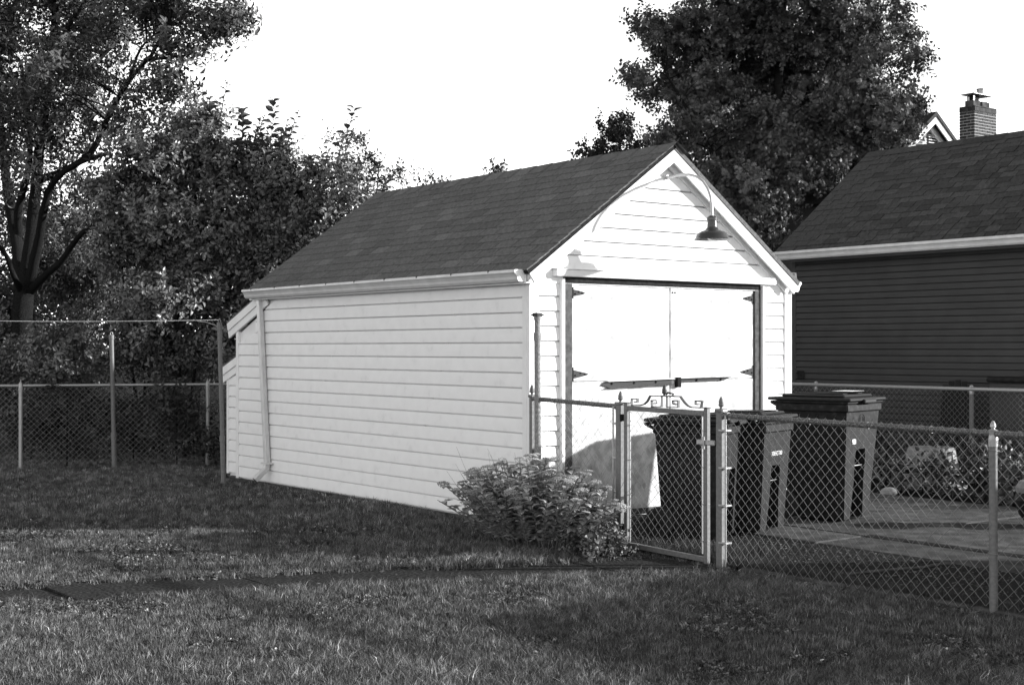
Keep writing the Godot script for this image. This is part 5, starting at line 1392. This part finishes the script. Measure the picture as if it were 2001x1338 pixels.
# ---- the stonecrop at the fence and other low plants ---------------------------------------------------------------------
func make_sedum() -> void:
	var base := Vector3(-0.66, GROUND, 1.0)
	var t := thing("stonecrop_bush", "flowering stonecrop bush with flat flower heads at the garage front corner", "bush", base)
	var lm := []
	for i in 3: lm.append(MB.new().leaf(Vector3.ZERO, Vector3.FORWARD, Vector3.RIGHT, 1.0, 0.8, 0.14 + 0.05 * i, 0.1 + 0.12 * i).mesh())
	var fm := []
	for v in 3:                                                        # a flat head of many tiny buds
		var mb := MB.new()
		for i in 46:
			var a := i * 2.4
			var r := 0.055 * sqrt((i + 0.5) / 46.0)
			var c := Vector3(r * cos(a), 0.012 - r * r * 5.0 + rng.randf_range(-0.004, 0.004), r * sin(a)) + rnd_dir() * 0.002
			mb.lathe([Vector2(0.0, -0.006), Vector2(0.0062, -0.001), Vector2(0.005, 0.005), Vector2(0.0, 0.008)], 5, Transform3D(Basis(rnd_dir(), 0.4), c))
			if i % 4 == 0: mb.tube([Vector3(0, -0.05, 0), c], [0.0016, 0.001], 3, false)
		fm.append(mb.mesh())
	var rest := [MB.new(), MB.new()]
	var leaves := []
	for i in 185:
		var a := rng.randf() * TAU
		var q := sqrt(rng.randf())
		var foot := Vector3(-0.66 + 0.2 * q * cos(a), GROUND, 0.86 + 0.5 * q * sin(a))
		var lean := Vector3(0.36 * q * cos(a), 0, 0.5 * q * sin(a)) + Vector3(rng.randfn() * 0.05, 0, rng.randfn() * 0.05)
		var h := (0.76 - 0.34 * q * q * q) * rng.randf_range(0.84, 1.06)
		var tip := foot + lean + Vector3(0, h, 0)
		var pts := []
		for k in 6:
			var u := k / 5.0
			pts.append(foot + lean * pow(u, 1.4) + Vector3(0, h * u, 0))
		world_part(t, "stem", MB.new().tube(pts, [0.006, 0.0055, 0.005, 0.0045, 0.004, 0.003], 5, false), M.stem)
		for k in 16:
			var u := 0.22 + 0.74 * k / 16.0
			var p := foot + lean * pow(u, 1.4) + Vector3(0, h * u, 0)
			var b := k * 2.2 + i
			var dir := Vector3(cos(b), 0.25 + 0.35 * u, sin(b)).normalized()
			var side := dir.cross(Vector3.UP).normalized()
			var s := rng.randf_range(0.09, 0.145) * (1.05 - 0.35 * u)
			leaves.append([Transform3D(Basis(side, side.cross(dir), -dir).scaled(Vector3.ONE * s), p), s, p.dot(-fwd) + p.y * 0.4])
		if rng.randf() < 0.45:
			var s := rng.randf_range(0.65, 1.2)
			var tl := Basis(rnd_dir(), rng.randf_range(0.0, 0.45)) * Basis(Vector3.UP, rng.randf() * TAU)
			part(t, "flower_head", fm[rng.randi() % 3], M["flower%d" % (rng.randi() % 3)], tip - base, tl.scaled(Vector3(s, s * 0.9, s)))
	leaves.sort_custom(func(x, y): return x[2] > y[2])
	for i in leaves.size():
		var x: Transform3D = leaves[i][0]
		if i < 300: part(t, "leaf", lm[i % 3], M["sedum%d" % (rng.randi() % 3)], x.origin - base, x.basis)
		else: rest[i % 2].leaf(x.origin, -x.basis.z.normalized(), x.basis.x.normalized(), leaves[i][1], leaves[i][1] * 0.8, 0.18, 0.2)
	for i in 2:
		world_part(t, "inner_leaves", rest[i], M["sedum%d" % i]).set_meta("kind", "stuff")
	# dry blades sticking out of it
	var db := MB.new()
	for i in 46:
		var a := rng.randf() * TAU
		var p := Vector3(-0.66 + 0.4 * cos(a) * rng.randf(), GROUND, 1.0 + 0.85 * sin(a) * rng.randf())
		var o := Vector3(cos(a) * 0.25, 0.35 + 0.5 * rng.randf(), sin(a) * 0.3)
		db.tube([p, p + o * 0.6 + Vector3(0, 0.1, 0), p + o * 1.05], [0.002, 0.0016, 0.0008], 3, false)
	world_part(t, "dry_blades", db, M.twig).set_meta("kind", "stuff")
	# low leafy mat at its right end
	var s2 := sprig(10, 0.14, 0.04, 0.026, 0.1)
	var lob := []
	for q in [[-0.56, 0.03, 1.8, 0.14], [-0.62, 0.02, 1.58, 0.17], [-0.5, 0.14, 1.5, 0.16], [-0.72, 0.0, 1.78, 0.12]]: lob.append([Vector3(q[0], q[1] + GROUND + 0.05, q[2]), q[3], 0.8])
	plant("low_plant", "low small-leaved plant at the foot of the gate post", "plant", "", Vector3(-0.55, GROUND, 1.75), [[[Vector3(-0.55, GROUND, 1.75), Vector3(-0.54, 0.04, 1.76)], 0.005, 0.003]], lob, s2, M.sedum_leaf, {"clump": 0.07, "per": 7, "lo": 0.08, "hi": 0.16, "thick": 0.01, "light_twig": true})

func make_garden() -> void:
	var s := sprig(9, 0.24, 0.085, 0.05, 0.15)
	var spots := [[5.7, -0.9, 0.42, "leafy weed in the planting bed nearest the largest bin"], [6.2, 0.75, 0.5, "leafy weed just right of the upturned tub"], [5.75, 0.25, 0.3, "low weed in front of the upturned tub"], [6.6, 1.7, 0.55, "tall weed in the bed at the right edge"], [5.8, 1.4, 0.36, "low dark weed at the driveway edge near the fence post"], [6.8, -1.6, 0.6, "tall weed against the far fence behind the bins"], [5.5, 2.2, 0.3, "low dark weed at the right end of the bed"], [6.9, 2.6, 0.6, "tall weed against the far fence beyond the frame edge"], [7.6, 0.2, 0.5, "weed growing behind the far fence"]]
	for q in spots:
		var f := Vector3(q[0], GROUND, q[1])
		var r: float = q[2]
		var lob := [[f + Vector3(0, r * 0.7, 0), r * 0.55, 0.7], [f + Vector3(0.2, r * 0.4, 0.25), r * 0.45, 0.7], [f + Vector3(-0.2, r * 0.35, -0.3), r * 0.45, 0.7]]
		plant("weed", q[3], "weeds", "weeds in the planting bed", f, [[[f, f + Vector3(0.02, r * 0.7, 0)], 0.008, 0.004], [[f, f + Vector3(0.2, r * 0.4, 0.25)], 0.006, 0.003], [[f, f + Vector3(-0.2, r * 0.35, -0.3)], 0.006, 0.003]], lob, s, M.leaf_mid, {"clump": 0.16, "per": 6, "lo": 0.03, "hi": 0.08, "thick": 0.01, "light_twig": true})

# ---- lawn ---------------------------------------------------------------------------------------------------------------
func tuft(n: int, h: float, r: float, w: float, bend: float) -> ArrayMesh:
	var mb := MB.new()
	for i in n:
		var a := rng.randf() * TAU
		var p := Vector3(cos(a), 0, sin(a)) * r * sqrt(rng.randf())
		var b := rng.randf() * TAU
		var o := Vector3(cos(b), 0, sin(b))
		var l := h * rng.randf_range(0.5, 1.15)
		var side := Vector3(-sin(b + rng.randfn() * 0.6), 0, cos(b + rng.randfn() * 0.6)).normalized() * w * rng.randf_range(0.6, 1.2)
		var k := bend * rng.randf_range(0.1, 1.0)
		var m := p + o * l * 0.25 * k + Vector3(0, l * 0.55, 0)
		var tip := p + o * l * 0.85 * k + Vector3(0, l * (1.0 - 0.35 * k), 0)
		mb.quad(p - side, m - side * 0.8, m + side * 0.8, p + side)
		mb.tri(m - side * 0.8, tip, m + side * 0.8)
	return mb.mesh()

func lawn_here(p: Vector3) -> bool:
	if p.x > -0.2 and p.z > -0.02: return false
	if p.x > -0.01 and p.z > -6.55: return false
	if p.x > -0.13 and p.z > -6.6: return rng.randf() < 0.12
	var pz := path_z(p.x)
	var wob := 0.03 * sin(p.x * 9.0) + 0.025 * sin(p.x * 23.0 + 1.0)
	if p.z > pz - 0.0 + wob and p.z < pz + 0.74 + wob * 2.0 and p.x < -0.3: return minf(p.z - pz, pz + 0.74 - p.z) < 0.12 and rng.randf() < 0.2
	return true

func make_grass() -> void:
	var n1 := FastNoiseLite.new()
	n1.seed = 11
	n1.frequency = 0.9
	var n2 := FastNoiseLite.new()
	n2.seed = 12
	n2.frequency = 0.28
	n2.fractal_octaves = 3
	var kinds := [tuft(14, 0.06, 0.036, 0.0019, 1.0), tuft(10, 0.09, 0.036, 0.0019, 1.15), tuft(16, 0.042, 0.04, 0.002, 1.2)]
	var fars := tuft(16, 0.075, 0.055, 0.0034, 0.8)
	var clover := sprig(7, 0.03, 0.022, 0.02, 0.1)
	var places := [[], [], [], [], []]
	var tones := [[], [], [], [], []]
	# near lawn by camera distance: rows of samples in depth, density falling off with distance
	for i in 230000:
		var z := 6.0 * pow(22.0 / 6.0, rng.randf())                     # log depth
		var x := rng.randf_range(-0.47, 0.45) * z
		var p := Vector3(CAM.x, GROUND, CAM.z) + Vector3(fwd.x, 0, fwd.z).normalized() * z + rgt * x
		if not lawn_here(p): continue
		var q := n1.get_noise_2d(p.x, p.z)
		var w := n2.get_noise_2d(p.x, p.z)
		var s := clampf(0.95 + 0.3 * w + 0.2 * q, 0.5, 1.4)
		var k := 0
		if z > 14.5: k = 3
		elif rng.randf() < 0.2 + 0.6 * w: k = 1
		elif rng.randf() < 0.35: k = 2
		if k != 3 and q + 0.4 * w < -0.28 and rng.randf() < 0.5: k = 4
		var t := (0.115 + 0.02 * q + 0.025 * w) * (0.35 + 1.5 * rng.randf() * rng.randf() * 2.0)
		if rng.randf() < 0.05: t *= 2.4
		t = maxf(t, 0.008)
		var tilt := Basis(Vector3(rng.randfn(), 0, rng.randfn()).normalized(), absf(rng.randfn()) * 0.3)
		places[k].append(Transform3D((tilt * Basis(Vector3.UP, rng.randf() * TAU)).scaled(Vector3(s, s * rng.randf_range(0.75, 1.2), s)), p))
		tones[k].append(Color(t, t, t))
	var names := [["lawn_grass", "short mown grass covering most of the lawn"], ["long_grass", "longer grass tufts standing up in patches on the lawn"], ["flat_grass", "low trodden grass between the taller tufts"], ["back_lawn_grass", "shaded grass of the back lawn beside the garage"], ["clover", "small round-leaved clover in patches of the lawn"]]
	for k in 5:
		if places[k].is_empty(): continue
		var o := copies_of([kinds[0], kinds[1], kinds[2], fars, clover][k], M.grass, places[k], tones[k])
		o.name = names[k][0]
		add_child(o)
		o.set_meta("kind", "stuff")
		o.set_meta("label", names[k][1])
		o.set_meta("category", "grass")
	var fl := []
	var ft := []
	var dead := MB.new().leaf(Vector3.ZERO, Vector3.FORWARD, Vector3.RIGHT, 1.0, 0.6, 0.2, 0.3).mesh()
	for i in 230:
		var z := 6.2 * pow(2.6, rng.randf())
		var p := Vector3(CAM.x, GROUND + rng.randf_range(0.03, 0.07), CAM.z) + Vector3(fwd.x, 0, fwd.z).normalized() * z + rgt * rng.randf_range(-0.42, 0.42) * z
		if p.x > -0.35: continue
		fl.append(Transform3D(Basis.from_euler(Vector3(rng.randfn() * 0.4, rng.randf() * TAU, rng.randfn() * 0.4)).scaled(Vector3.ONE * rng.randf_range(0.02, 0.05)), p))
		var t := rng.randf_range(0.03, 0.15)
		ft.append(Color(t, t, t))
	var fo := copies_of(dead, M.leaf_dark, fl, ft)
	fo.name = "fallen_leaves"
	add_child(fo)
	fo.set_meta("kind", "stuff"); fo.set_meta("label", "small fallen leaves scattered over the lawn"); fo.set_meta("category", "leaves")
	var ros := MB.new()                                                # a flat rosette of broad leaves
	for i in 8:
		var a := i * 2.4
		var dr := Vector3(cos(a), 0.35 + 0.08 * i, sin(a)).normalized()
		ros.leaf(Vector3.ZERO, dr, dr.cross(Vector3.UP).normalized(), 1.0 - 0.05 * i, 0.5, 0.14, 0.3)
	var wl := []
	var wt := []
	for i in 900:
		var p := Vector3.ZERO
		if i < 520:
			p.x = rng.randf_range(-6.5, -0.9)
			p.z = path_z(p.x) - absf(rng.randfn()) * 0.16 - 0.02
		else:
			var z := 6.3 * pow(2.2, rng.randf())
			p = Vector3(CAM.x, 0, CAM.z) + Vector3(fwd.x, 0, fwd.z).normalized() * z + rgt * rng.randf_range(-0.42, 0.42) * z
			if n1.get_noise_2d(p.x * 0.8 + 40.0, p.z * 0.8) < 0.12: continue
		p.y = GROUND + 0.01
		if not lawn_here(p): continue
		wl.append(Transform3D(Basis(Vector3.UP, rng.randf() * TAU).scaled(Vector3.ONE * rng.randf_range(0.04, 0.085)), p))
		var t := rng.randf_range(0.03, 0.1)
		wt.append(Color(t, t, t))
	var wo := copies_of(ros.mesh(), M.leaf_mid, wl, wt)
	wo.name = "lawn_weeds"
	add_child(wo)
	wo.set_meta("kind", "stuff"); wo.set_meta("label", "broad-leaved weeds in the lawn, thickest along the path edge"); wo.set_meta("category", "weeds")
	# stray grass and weeds along the foot of the fence and on the gravel
	var pl := []
	var tn := []
	for i in 900:
		var p := Vector3(-0.22 + absf(rng.randfn()) * 0.07, GROUND + 0.03, rng.randf_range(1.5, 6.5))
		if rng.randf() < 0.3: p = Vector3(rng.randf_range(-0.1, 0.5), GROUND + 0.03, rng.randf_range(1.6, 2.7))
		pl.append(Transform3D(Basis(Vector3.UP, rng.randf() * TAU).scaled(Vector3.ONE * rng.randf_range(0.5, 1.5)), p))
		var t := rng.randf_range(0.03, 0.09)
		tn.append(Color(t, t, t))
	var o := copies_of(kinds[1], M.grass, pl, tn)
	o.name = "stray_grass"
	add_child(o)
	o.set_meta("kind", "stuff"); o.set_meta("label", "stray grass along the foot of the near fence"); o.set_meta("category", "grass")
